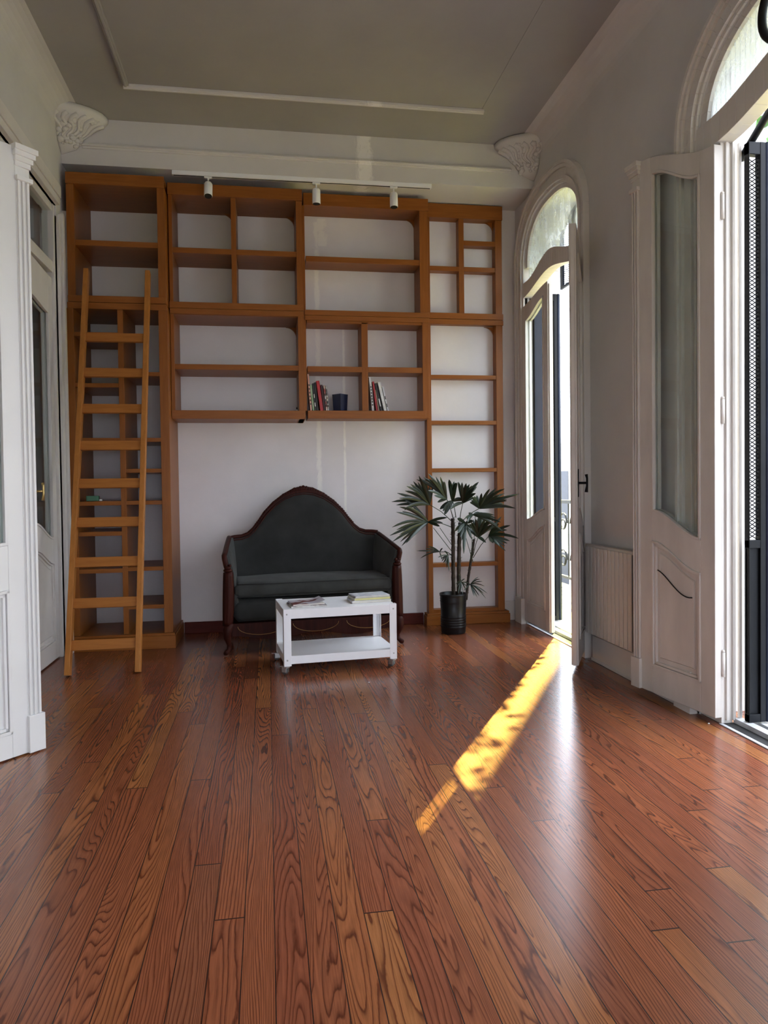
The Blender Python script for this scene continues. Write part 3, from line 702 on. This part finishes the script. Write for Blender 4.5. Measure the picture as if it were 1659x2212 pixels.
# ------------------------------------------------------------------ settee
st = thing('settee', 'camel-back settee in charcoal velvet with carved dark mahogany frame', 'settee', (.335, 5.42, 0), math.radians(5.5))
# the silhouette of the back, sampled (half-width x, z)
prof = [(-.60, .815), (-.555, .822), (-.50, .825), (-.45, .842), (-.405, .880), (-.36, .935), (-.31, 1.005), (-.24, 1.075), (-.16, 1.13), (-.08, 1.163), (0, 1.175)]
prof = prof+[(-x, z+.004*(-x)/.6*4) for x, z in prof[-2::-1]]
def backz(x):
    for (a, za), (b_, zb) in zip(prof, prof[1:]):
        if a <= x <= b_: return za+(zb-za)*(x-a)/(b_-a)
    return prof[0][1] if x < 0 else prof[-1][1]
def yb(z): return .455+.09*(z-.45)            # the back leans away
rings = []
N_ = 48
for i in range(N_+1):
    x = -.60+1.2*i/N_; zt = backz(x)-.012; u_ = abs(x)/.6; bow = .030*(1-u_**4)
    f_ = .045*u_**6
    r = []
    for k in range(9):
        z = .42+(zt-.42)*k/8; b2 = bow*math.sin(PI*min(1, .15+k/8*.85))
        r.append((x, yb(z)-.03-b2-f_, z))
    for k in range(8, -1, -1):
        z = .20+(zt-.20)*k/8; r.append((x, yb(z)+.028-f_, z))
    rings.append(r)
MB().loft(rings).build('backrest', MT['velvet'], st, 0, True)
cr = MB(); pts = [(x, yb(z)-.005-.045*(abs(x)/.6)**6, z) for x, z in prof]
fine = []
for (a, b_) in zip(pts, pts[1:]):
    for k in range(4): fine.append(Vector(a).lerp(Vector(b_), k/4))
fine.append(Vector(pts[-1]))
cr.tube(fine, [.015+.014*math.exp(-(p.x/.25)**2) for p in fine], 10)
cr.tube([p+Vector((0, -.024, -.022)) for p in fine], .007, 6)
cr.build('crest_rail', MT['mahog'], st, 0, True)
cv = MB(); rnd = random.Random(4)
for p in fine:
    if abs(p.x) < .40 and p.z > .9:
        k = math.exp(-(p.x/.16)**2)
        cv.blob(p+Vector((0, -.006, .010+.012*k)), .014+.009*k, (1.1, 1, .9), 1)
for k in range(-3, 4): cv.blob((k*.024, yb(1.175)-.008, 1.190+.014*math.exp(-(k/1.6)**2)), .017-.001*abs(k), (1, .8, 1.1), 2)
for s_ in (-1, 1):
    for j in range(3):
        c = Vector((s_*(.07+.075*j), yb(1.16)-.024, 1.165-.03*j-.014*j*j))
        cv.tube([c+Vector((s_*.026*math.cos(a)*(1-a/9), 0, .020*math.sin(a)*(1-a/9))) for a in [q*.5 for q in range(13)]], .0055, 6)
cv.build('carved_crest', MT['mahog'], st, 0, True)
for s_, nm in ((-1, 'l'), (1, 'r')):
    # arm: rail line from the back corner forward, then down to the post
    A = [Vector(q) for q in ((s_*.600, .425, .818), (s_*.614, .32, .795), (s_*.630, .19, .766), (s_*.644, .07, .738), (s_*.656, -.015, .716), (s_*.655, -.030, .700), (s_*.645, -.028, .650), (s_*.634, -.022, .612))]
    fin = []
    for a, b_ in zip(A, A[1:]):
        for k in range(3): fin.append(a.lerp(b_, k/3))
    fin.append(A[-1])
    MB().tube(fin, .019, 10).build('arm_rail', MT['mahog'], st, 0, True)
    # upholstered arm panel, splaying outwards
    rg_ = []
    for i, q in enumerate(fin):
        y = q.y+.0; xt = q.x-s_*.012
        xb = s_*(.575 if True else 0)
        y_ = min(q.y, .44) if i < 13 else q.y
        inn = []
        for k in range(6):
            t_ = k/5; z = q.z*(1-t_)+.30*t_; x = xt*(1-t_)+xb*t_; inn.append((x-s_*(.020+.018*math.sin(PI*t_)), y_, z))
        out = [(x_+s_*.05, y__, z_) for (x_, y__, z_) in inn[::-1]]
        rg_.append(inn+out)
    MB().loft(rg_[:14]).build('arm_panel', MT['velvet2'], st, 0, True)
    # fluted post, capital, leg
    po = MB(); rg2 = []
    for i in range(15):
        t_ = i/14; z = .600-.385*t_; w2 = .026+.010*math.sin(PI*(.15+.7*t_)); xc = s_*(.630-.004*math.sin(PI*t_)+.010*t_); yc = -.030
        ring = []
        for k in range(24):
            a = 2*PI*k/24; r = w2*(1+.10*math.cos(a*8)); ring.append((xc+r*math.cos(a)*1.05, yc+r*math.sin(a), z))
        rg2.append(ring)
    po.loft(rg2); po.build('arm_post', MT['mahog'], st, 0, True)
    cp = MB().blob((s_*.632, -.03, .613), .030, (1.15, 1.15, .55)).blob((s_*.632, -.052, .632), .018, (1.2, .8, .8)).blob((s_*.645, -.045, .648), .012).blob((s_*.618, -.045, .648), .012)
    cp.build('post_capital', MT['mahog'], st, 0, True)
    for (lx, ly, fy) in ((s_*.625, -.02, -1), (s_*.585, .47, 1)):
        P = [(lx, ly, .225), (lx+s_*.018, ly+fy*.018, .18), (lx+s_*.020, ly+fy*.022, .13), (lx+s_*.006, ly+fy*.006, .075), (lx+s_*.010, ly+fy*.010, .040), (lx+s_*.030, ly+fy*.030, .022), (lx+s_*.038, ly+fy*.040, .016)]
        MB().tube(P, [.036, .034, .027, .017, .016, .019, .014], 12).build('leg', MT['mahog'], st, 0, True)
ap = MB()
ap.strip(-.61, .61, lambda x: .135-.035*abs(math.sin(x/.61*PI))**2*1.0, .225, -.045, -.012, 40).box(-.60, .60, .44, .47, .13, .225).box(-.615, -.59, -.03, .47, .13, .225).box(.59, .615, -.03, .47, .13, .225)
ap.build('seat_rail', MT['mahog'], st, .002)
gl = MB()
for c in (-.40, 0, .40):
    gl.tube([(c+.17*math.cos(PI+PI*k/16), -.0475, .205+.065*math.sin(PI+PI*k/16)) for k in range(17)], .0022, 5)
gl.build('gilded_swag', MT['gold'], st)
def cushion(x0, x1, y0, y1, z0, z1, crown, wob, seed):
    rnd = random.Random(seed); rings = []
    nx = 40
    for i in range(nx+1):
        u_ = i/nx; x = x0+(x1-x0)*u_; e = min(1, min(u_, 1-u_)/.025); e = .55+.45*math.sqrt(max(0, e*(2-e)))
        zc = (z0+z1)/2; hz = (z1-z0)/2*e; ring = []
        for k in range(28):
            a = 2*PI*k/28; ca, sa = math.cos(a), math.sin(a)
            sy = math.copysign(abs(ca)**.35, ca); sz = math.copysign(abs(sa)**.45, sa)
            yy = (y0+y1)/2+(y1-y0)/2*sy*(.97+.03*e)
            zz = zc+hz*sz
            if sz > 0: zz += crown*(1-sy*sy)*math.sin(PI*u_)+wob*math.sin(u_*17+yy*8)*(.5+.5*math.sin(u_*5+seed))*sz
            ring.append((x, yy, zz))
        rings.append(ring)
    return MB().loft(rings)
cushion(-.585, .585, -.040, .43, .405, .525, .018, .004, 2).build('seat_cushion', MT['velvet2'], st, 0, True)
pp = MB()
for z in (.508, .416): pp.tube([(-.57, -.0385, z), (-.3, -.0405, z-.002), (0, -.0405, z-.001), (.3, -.0405, z+.001), (.57, -.0385, z)], .004, 6)
pp.build('cushion_piping', MT['velvet'], st, 0, True)
cushion(-.592, .592, -.035, .44, .225, .395, .004, .001, 5).build('seat_base', MT['velvet'], st, 0, True)

# ------------------------------------------------------------------ rolling table
tb = thing('rolling_table', 'small white steel two-tier table on castors in front of the settee', 'table', (.460, 4.705, 0), math.radians(5.5))
hw, dp = .375, .47
def tray(z, h, nm):
    m = MB().box(-hw+.004, hw-.004, .004, dp-.004, z-.006, z)
    for (a, b_, c_, d_) in ((-hw+.003, hw-.003, .002, .006), (-hw+.003, hw-.003, dp-.006, dp-.002), (-hw+.002, -hw+.006, .004, dp-.004), (hw-.006, hw-.002, .004, dp-.004)): m.box(a, b_, c_, d_, z-h, z)
    m.build(nm, MT['metalw'], tb, .002)
tray(.420, .058, 'tabletop'); tray(.122, .052, 'lower_shelf')
for sx in (-1, 1):
    for sy in (0, 1):
        x_ = sx*hw; yy = dp*sy; iy = 1 if sy == 0 else -1
        m = MB().box(*sorted((x_, x_-sx*.048)), *sorted((yy, yy+iy*.003)), .058, .424).box(*sorted((x_, x_-sx*.003)), *sorted((yy, yy+iy*.048)), .058, .424)
        lg = m.build('leg', MT['metalw'], tb, .001)
        for z in (.392, .096): MB().lathe([(.0055, 0), (.0055, .003), (.003, .005)], 0, 0, 10, Matrix.Translation((x_-sx*.022, yy-iy*.0, z)) @ Matrix.Rotation(PI/2*(1 if sy == 0 else -1), 4, 'X')).build('bolt', MT['zinc'], lg)
        cx_, cy_ = x_-sx*.020, yy+iy*.02
        c = MB().box(cx_-.020, cx_+.020, cy_-.020, cy_+.020, .054, .058).lathe([(.014, .046), (.016, .054)], cx_, cy_, 12)
        a_ = random.Random(sx*3+sy).uniform(-.6, .6)+2.6
        M_ = Matrix.Translation((cx_, cy_, 0)) @ Matrix.Rotation(a_, 4, 'Z')
        c.box(-.004, .032, -.015, -.012, .016, .048, M_).box(-.004, .032, .012, .015, .016, .048, M_).box(-.012, .034, -.015, .015, .044, .047, M_).box(.02, .055, -.012, .012, .047, .050, M_)
        cs = c.build('castor', MT['zinc'], tb, .001)
        MB().lathe([(.018, -.010), (.0235, -.008), (.0235, .008), (.018, .010)], 0, 0, 20, M_ @ Matrix.Translation((.018, 0, .0235)) @ Matrix.Rotation(PI/2, 4, 'X')).build('wheel', MT['rubber'], cs, 0, True)

# books and magazines on the table
def cover(name, c, c2=None, sc=9):
    m, nt, N, L, b = nodes(name)
    f = noise_fac(nt, sc, (1, 1, 1), 3, .5)
    L.new(ramp(nt, f, [(.45, c), (.52, c2 or tuple(v*.85 for v in c))]), b.inputs['Base Color']); b.inputs['Roughness'].default_value = .35; return m
RT = math.radians(5.5)
def flatbook(label, cx_, cy_, z, w_, d_, h_, ang, cov, pages=None, cat='book', grp=None, curl=0):
    t = thing('magazine' if cat == 'magazine' else 'book', label, cat, (cx_, cy_, z+.0008), ang, grp)
    e = .002
    def lid(z0, z1, c_=0):
        m = MB(); n = 12
        for i in range(n):
            xa, xb = -w_/2+w_*i/n, -w_/2+w_*(i+1)/n
            k = lambda x: c_*max(0, (x+w_/2)/w_-.55)**2
            m.poly([(xa, -d_/2, z0+k(xa)), (xb, -d_/2, z0+k(xb)), (xb, -d_/2, z1+k(xb)), (xa, -d_/2, z1+k(xa))], (0, d_, 0))
        return m
    MB().box(-w_/2+e, w_/2-e, -d_/2+e, d_/2-e, e*.6, h_-e*.6).build('pages', pages or MT['paper'], t)
    lid(h_-e*.6, h_, curl).build('front_cover', cov, t); MB().box(-w_/2, w_/2, -d_/2, d_/2, 0, e*.6).build('back_cover', cov, t)
    MB().box(-w_/2, -w_/2+e, -d_/2, d_/2, 0, h_).build('spine', cov, t)
    return t
mx0, mx1 = atz(640, 1311, .42), atz(711, 1306, .42)
mag = cover('magazine_cover', (.16, .035, .03), (.55, .52, .56), 11)
flatbook('glossy magazine with red and grey cover lying left on the white table', .195+.05, 4.86, .42, .235, .20, .008, RT+.03, cover('magazine_under_cover', (.7, .7, .72), (.1, .08, .09), 14), cat='magazine', grp='magazines on the white table')
flatbook('topmost magazine on the left, dark red picture cover with a lifted corner', .195+.048, 4.868, .4285, .215, .185, .010, RT+.06, mag, cat='magazine', grp='magazines on the white table', curl=.10)
flatbook('white book at the bottom of the pile on the right of the white table', .60+.075, 4.93, .42, .27, .19, .016, RT-.02, cover('plain_white_cover', (.74, .75, .78)), grp='books piled on the white table')
flatbook('book with yellow lower page edge in the middle of the pile on the white table', .60+.078, 4.945, .4365, .255, .18, .016, RT+.05, cover('pale_cover', (.55, .52, .44)), mat('yellow_edge', (.70, .66, .30), .7), grp='books piled on the white table')
flatbook('topmost grey-white book of the pile on the white table', .60+.080, 4.955, .453, .245, .17, .010, RT+.08, cover('printed_grey_cover', (.50, .52, .56), (.66, .68, .72), 22), grp='books piled on the white table')

# ------------------------------------------------------------------ books on the third bookcase
def book(label, xb0, xb1, xt0, h_, c, c2=None, grp=None, dy=0.0, depth=.15, marks=0):
    z0 = 1.8325; w_ = (xb1-xb0); lean = math.atan2(xb0-xt0, h_)
    yf = 6.0+dy
    t = thing('book', label, 'book', (xb0, yf, z0), 0, grp)
    M_ = Matrix.Rotation(-lean, 4, 'Y')
    M_ = Matrix.Translation((0, 0, max(0, -math.sin(lean)*0))) @ M_
    sh = Matrix.Identity(4); sh[0][2] = -math.tan(lean)
    # leaning book: rotated about its lower left edge so that it rests on the shelf
    hh = h_/math.cos(lean) if False else h_
    dz = abs(math.sin(lean))*w_
    Mz = Matrix.Translation((0, 0, dz if lean < 0 else 0)) @ M_ if lean < 0 else Matrix.Translation((0, 0, 0)) @ M_
    e = .0022; cov = cover('cover_'+label.split()[0], c, c2, 14)
    MB().box(0, w_, 0, .003, 0, hh, Mz).build('spine', cov, t, .001)
    MB().box(0, e, 0, depth, 0, hh, Mz).build('cover', cov, t); MB().box(w_-e, w_, 0, depth, 0, hh, Mz).build('cover', cov, t)
    MB().box(e, w_-e, .003, depth-.004, .003, hh-.003, Mz).build('pages', MT['paper'], t)
    if marks:
        m = MB()
        for k in range(marks): m.box(w_*.25, w_*.75, -.0008, .0002, hh*(.16+.62*k/marks), hh*(.16+.62*k/marks)+hh*.28/marks, Mz)
        m.build('spine_lettering', MT['black'] if sum(c) > 1 else MT['white'], t)
    return t
G1 = 'books leaning in the left bay above the settee'; G2 = 'books leaning in the right bay above the settee'
SX = .00384
def bx_(px): return .338+(px-664.5)*SX*1.0
def B(label, b0, b1, t0, ty, c, c2=None, grp=G1, marks=0, dy=0):
    h_ = (888-ty)*SX; book(label, bx_(b0), bx_(b1), bx_(t0), h_, c, c2, grp, dy, marks=marks)
B('tall peach-coloured book leaning on the post at the left end of the row', 669.5, 673.2, 663.8, 810, (.85, .58, .48), (.75, .42, .34), marks=6)
B('pale green book, second from the left in the left bay', 674.6, 678.4, 669.6, 833, (.28, .48, .26), (.42, .55, .36), dy=.004)
B('thin black book beside the green one', 679.2, 682.8, 674.4, 829, (.02, .018, .018), marks=2, dy=.01)
B('black book tucked against the thick red one', 683.3, 687.2, 678.3, 827, (.015, .013, .014), dy=.012)
B('thick bright red book in the left bay', 690.8, 697.6, 682.4, 824, (.48, .022, .03), dy=-.004)
B('dark red and black book, right of the thick red one', 698.6, 702.4, 692.2, 832, (.06, .008, .01), dy=.006)
B('white book with red spine patches near the right end of the left row', 703.2, 706.2, 698.0, 833, (.70, .62, .58), (.40, .05, .05), marks=3)
B('thin white and black book at the right end of the left row', 706.8, 709.6, 702.2, 834, (.74, .72, .70), (.10, .08, .08), marks=4)
B('tall grey-white book at the left end of the right bay', 802.6, 807.4, 796.6, 815, (.52, .52, .54), (.68, .68, .70), G2, 7)
B('thin red book in the right bay', 812.0, 815.6, 804.0, 824, (.46, .03, .04), None, G2)
B('short thin cream book in the right bay', 817.2, 818.8, 809.9, 842, (.72, .62, .45), None, G2)
B('black book with white title in the right bay', 821.2, 825.6, 808.6, 827, (.02, .016, .02), None, G2, 1)
B('thick white book with plain spine in the right bay', 829.0, 835.0, 815.2, 824, (.76, .76, .76), None, G2)
B('small white book at the right end of the right bay', 836.4, 839.6, 825.0, 834, (.78, .78, .82), (.70, .70, .74), G2, 2)
bxv = thing('box', 'dark navy tapered box standing cornerwise on the shelf beside the books', 'box', (.612, 6.09, 1.8325), math.radians(43))
m = MB(); a, b_ = .040, .046
v = [(-a, -a, 0), (a, -a, 0), (a, a, 0), (-a, a, 0)]; v2 = [(-b_, -b_, .145), (b_, -b_, .145), (b_, b_, .145), (-b_, b_, .145)]
vi = [(x*.9, y*.9, z) for x, y, z in v2]; vb = [(x*.86, y*.86, .008) for x, y, z in v]
m.loft([v, v2, vi, vb], True).build('navy_card_body', mat('navy_card', (.012, .018, .055), .5), bxv)
MB().loft([[(x*1.012, y*1.012, .139) for x, y, z in v2], [(x*1.012, y*1.012, .146) for x, y, z in v2]]).build('rim', mat('navy_rim', (.018, .026, .06), .5), bxv)
bl = thing('bell', 'tiny pale bell-shaped trinket in the corner of the long empty shelf', 'trinket', (.243, 5.90, 1.8155), 0)
MB().lathe([(.013, 0), (.012, .004), (.005, .016)], 0, 0, 14).build('base', MT['white'], bl, 0, True); MB().lathe([(.004, .016), (.005, .030), (.002, .034)], 0, 0, 10).build('knob', MT['iron'], bl, 0, True)
gs = thing('sharpener_box', 'small green box with a white cap on a shelf behind the ladder', 'small box', (-1.300, 5.75, 1.1205), .05)
MB().box(-.045, .045, -.02, .02, 0, .040).build('body', mat('muted_green_plastic', (.06, .17, .10), .5), gs, .004); MB().box(.046, .068, -.010, .010, 0, .014).build('cap', MT['white'], gs, .003)

# ------------------------------------------------------------------ potted palm
pc = Vector((1.485, 5.765, 0))
pt = thing('potted_palm', 'tall lady palm in a ribbed black plastic pot beside the narrow bookcase', 'potted plant', pc)
pr = [(.096, .0), (.100, .012)]
for k in range(5): pr += [(.101, .05+.020*k), (.105, .055+.020*k), (.105, .062+.020*k), (.101, .067+.020*k)]
pr += [(.106, .24)]+[(.106+(.003 if k % 2 else 0), .255+.010*k) for k in range(5)]+[(.112, .312), (.112, .325), (.104, .325), (.102, .29)]
MB().lathe(pr, 0, 0, 40).build('pot', MT['pot'], pt, 0, True)
MB().lathe([(.101, .20), (.101, .292)], 0, 0, 24).build('soil', MT['soil'], pt)
def loc(px, py, dy=0): return at(px, py, 5.765+dy)-pc
canes = [([(980, 1290), (979, 1230), (979, 1170), (978, 1120)], .016, -.02), ([(991, 1290), (991, 1230), (992, 1170), (994, 1130)], .017, .01), ([(1007, 1290), (1012, 1245), (1019, 1200), (1024, 1165)], .011, .04)]
for P, r, dy in canes:
    pts = [loc(*p, dy) for p in P]; pts[0].z = .26
    m = MB(); f_ = []
    for a, b_ in zip(pts, pts[1:]):
        for k in range(8): f_.append(a.lerp(b_, k/8))
    f_.append(pts[-1]); rnd = random.Random(int(r*1e4))
    m.tube(f_, [r*(1+.12*math.sin(i*2.4)) for i in range(len(f_))], 10)
    for q in f_[2:]:
        a = rnd.uniform(0, 2*PI); d = Vector((math.cos(a), math.sin(a), .6))
        m.tube([q, q+d*r*1.7], [.003, .001], 4)
    m.build('cane', MT['cane'], pt, 0, True)
lf_rnd = random.Random(11)
def blade(m, a, b_, w_, droop, rnd):
    """one folded leaflet from a to b"""
    d = b_-a; L_ = d.length; t = d.normalized(); side = t.cross(Vector((rnd.uniform(-.4, .4), -1, rnd.uniform(-.3, .3)))).normalized(); nrm = side.cross(t)
    n = 7; V = []
    for i in range(n+1):
        u_ = i/n; p = a+d*u_+Vector((0, 0, droop*L_*(math.sin(PI*u_)*.9-u_*u_*0)))
        ww = w_*(.30+1.0*math.sin(PI*min(1, u_*.93+.06))**.7)*(1 if u_ < .95 else .35)
        V.append((m.bm.verts.new(p-side*ww-nrm*ww*.35), m.bm.verts.new(p), m.bm.verts.new(p+side*ww-nrm*ww*.35)))
    for A, B_ in zip(V, V[1:]):
        m.bm.faces.new((A[0], A[1], B_[1], B_[0])); m.bm.faces.new((A[1], A[2], B_[2], B_[1]))
fans = [  # stem root px, hub px, hub dy, leaflet tips px, width
    ((978, 1128), (928, 1090), -.05, [(858, 1065), (878, 1050), (893, 1040), (905, 1028), (846, 1084), (856, 1091), (873, 1102), (935, 1052), (918, 1040)], .0125),
    ((979, 1140), (925, 1128), -.14, [(856, 1106), (863, 1095), (874, 1078), (847, 1139), (842, 1157), (848, 1170), (868, 1179), (877, 1174), (950, 1137), (966, 1118)], .0115),
    ((979, 1120), (965, 1078), -.10, [(925, 1023), (934, 1036), (951, 1030), (960, 1040), (915, 1031), (900, 1036), (945, 1085), (938, 1070)], .012),
    ((985, 1118), (978, 1082), .02, [(970, 1036), (981, 1040), (973, 1050), (988, 1042), (950, 1100), (960, 1112), (1003, 1080)], .017),
    ((992, 1130), (1000, 1086), -.04, [(990, 1041), (998, 1042), (1007, 1044), (1014, 1046), (1034, 1041), (1030, 1051), (1022, 1058), (1025, 1075), (972, 1100)], .014),
    ((994, 1130), (1036, 1098), -.08, [(1058, 1056), (1090, 1056), (1122, 1067), (1108, 1071), (1095, 1082), (1113, 1098), (1091, 1093), (1030, 1070), (1019, 1073), (1015, 1085), (1090, 1066)], .0125),
    ((1000, 1150), (1022, 1112), -.16, [(1004, 1120), (1012, 1108), (1038, 1108), (1068, 1113), (1082, 1128), (1091, 1152), (1010, 1128)], .010),
    ((1022, 1200), (1033, 1160), -.02, [(1014, 1132), (1022, 1122), (1034, 1116), (1050, 1118), (1064, 1124), (1074, 1134), (1040, 1112), (1006, 1140), (1050, 1172)], .014),
    ((1022, 1205), (1056, 1158), .02, [(1120, 1163), (1102, 1135), (1090, 1152), (1096, 1174), (1077, 1178), (1060, 1172), (1083, 1116), (1092, 1190), (1075, 1140)], .0115),
    ((991, 1150), (1006, 1130), -.06, [(1002, 1196), (994, 1160), (1018, 1142), (988, 1120), (1022, 1125), (982, 1148)], .015),
    ((979, 1200), (950, 1192), .0, [(900, 1190), (908, 1206), (956, 1184), (955, 1209), (925, 1180)], .006),
    ((979, 1205), (968, 1199), -.05, [(946, 1204), (954, 1213), (962, 1220), (970, 1235), (960, 1190)], .006),
    ((1009, 1270), (1016, 1262), -.05, [(1050, 1293), (1053, 1282), (1042, 1256), (1034, 1246), (1031, 1291), (1024, 1288), (1002, 1276), (996, 1258)], .0045),
    ((991, 1240), (996, 1256), -.06, [(984, 1262), (1004, 1250), (1010, 1268), (990, 1282), (1000, 1283)], .0045),
]
for (root, hub, dy, tips, w_) in fans:
    a = loc(*root, 0); h_ = loc(*hub, dy); mid = a.lerp(h_, .5)+Vector((0, 0, .015))
    fr = MB().tube([a, mid, h_], [.0035, .003, .0028], 6).build('leaf_stalk', MT['stalk'], pt, 0, True)
    m = MB()
    tips = sorted(tips, key=lambda q: math.atan2(q[1]-hub[1], q[0]-hub[0])); ex = []
    for q0, q1 in zip(tips, tips[1:]):
        a0, a1 = [math.atan2(q[1]-hub[1], q[0]-hub[0]) for q in (q0, q1)]
        if a1-a0 < 1.0:
            l_ = (math.hypot(q0[0]-hub[0], q0[1]-hub[1])+math.hypot(q1[0]-hub[0], q1[1]-hub[1]))*.5*lf_rnd.uniform(.75, .98); am = (a0+a1)/2
            ex.append((hub[0]+l_*math.cos(am), hub[1]+l_*math.sin(am)))
    w_ *= .78
    for tp in tips+ex:
        blade(m, h_, loc(*tp, dy+lf_rnd.uniform(-.16, .06)), w_, lf_rnd.uniform(.02, .10), lf_rnd)
    m.build('fan_leaf', MT['leaf'], fr, 0, True)
for (p0_, p1_) in (((1024, 1165), (1027, 1112)), ((1022, 1215), (1003, 1150)), ((1018, 1215), (1020, 1160)), ((979, 1195), (936, 1140)), ((979, 1182), (950, 1140))):
    MB().tube([loc(*p0_, 0), loc(*p1_, -.03)], .0026, 6).build('leaf_stalk', MT['stalk'], pt, 0, True)
# a pale crumb on the boards
for (px, py, lab) in ((1531, 1564, 'small pale crumb on the floor by the near balcony door'), (797, 1475, 'tiny pink scrap on the floor in front of the white table')):
    p = atz(px, py, 0); c_ = MB().blob((0, 0, .003), .006, (1, .8, .5), 1).build('paper_scrap', MT['white']); c_.location = (p.x, p.y, 0); tag(c_, lab, 'scrap')
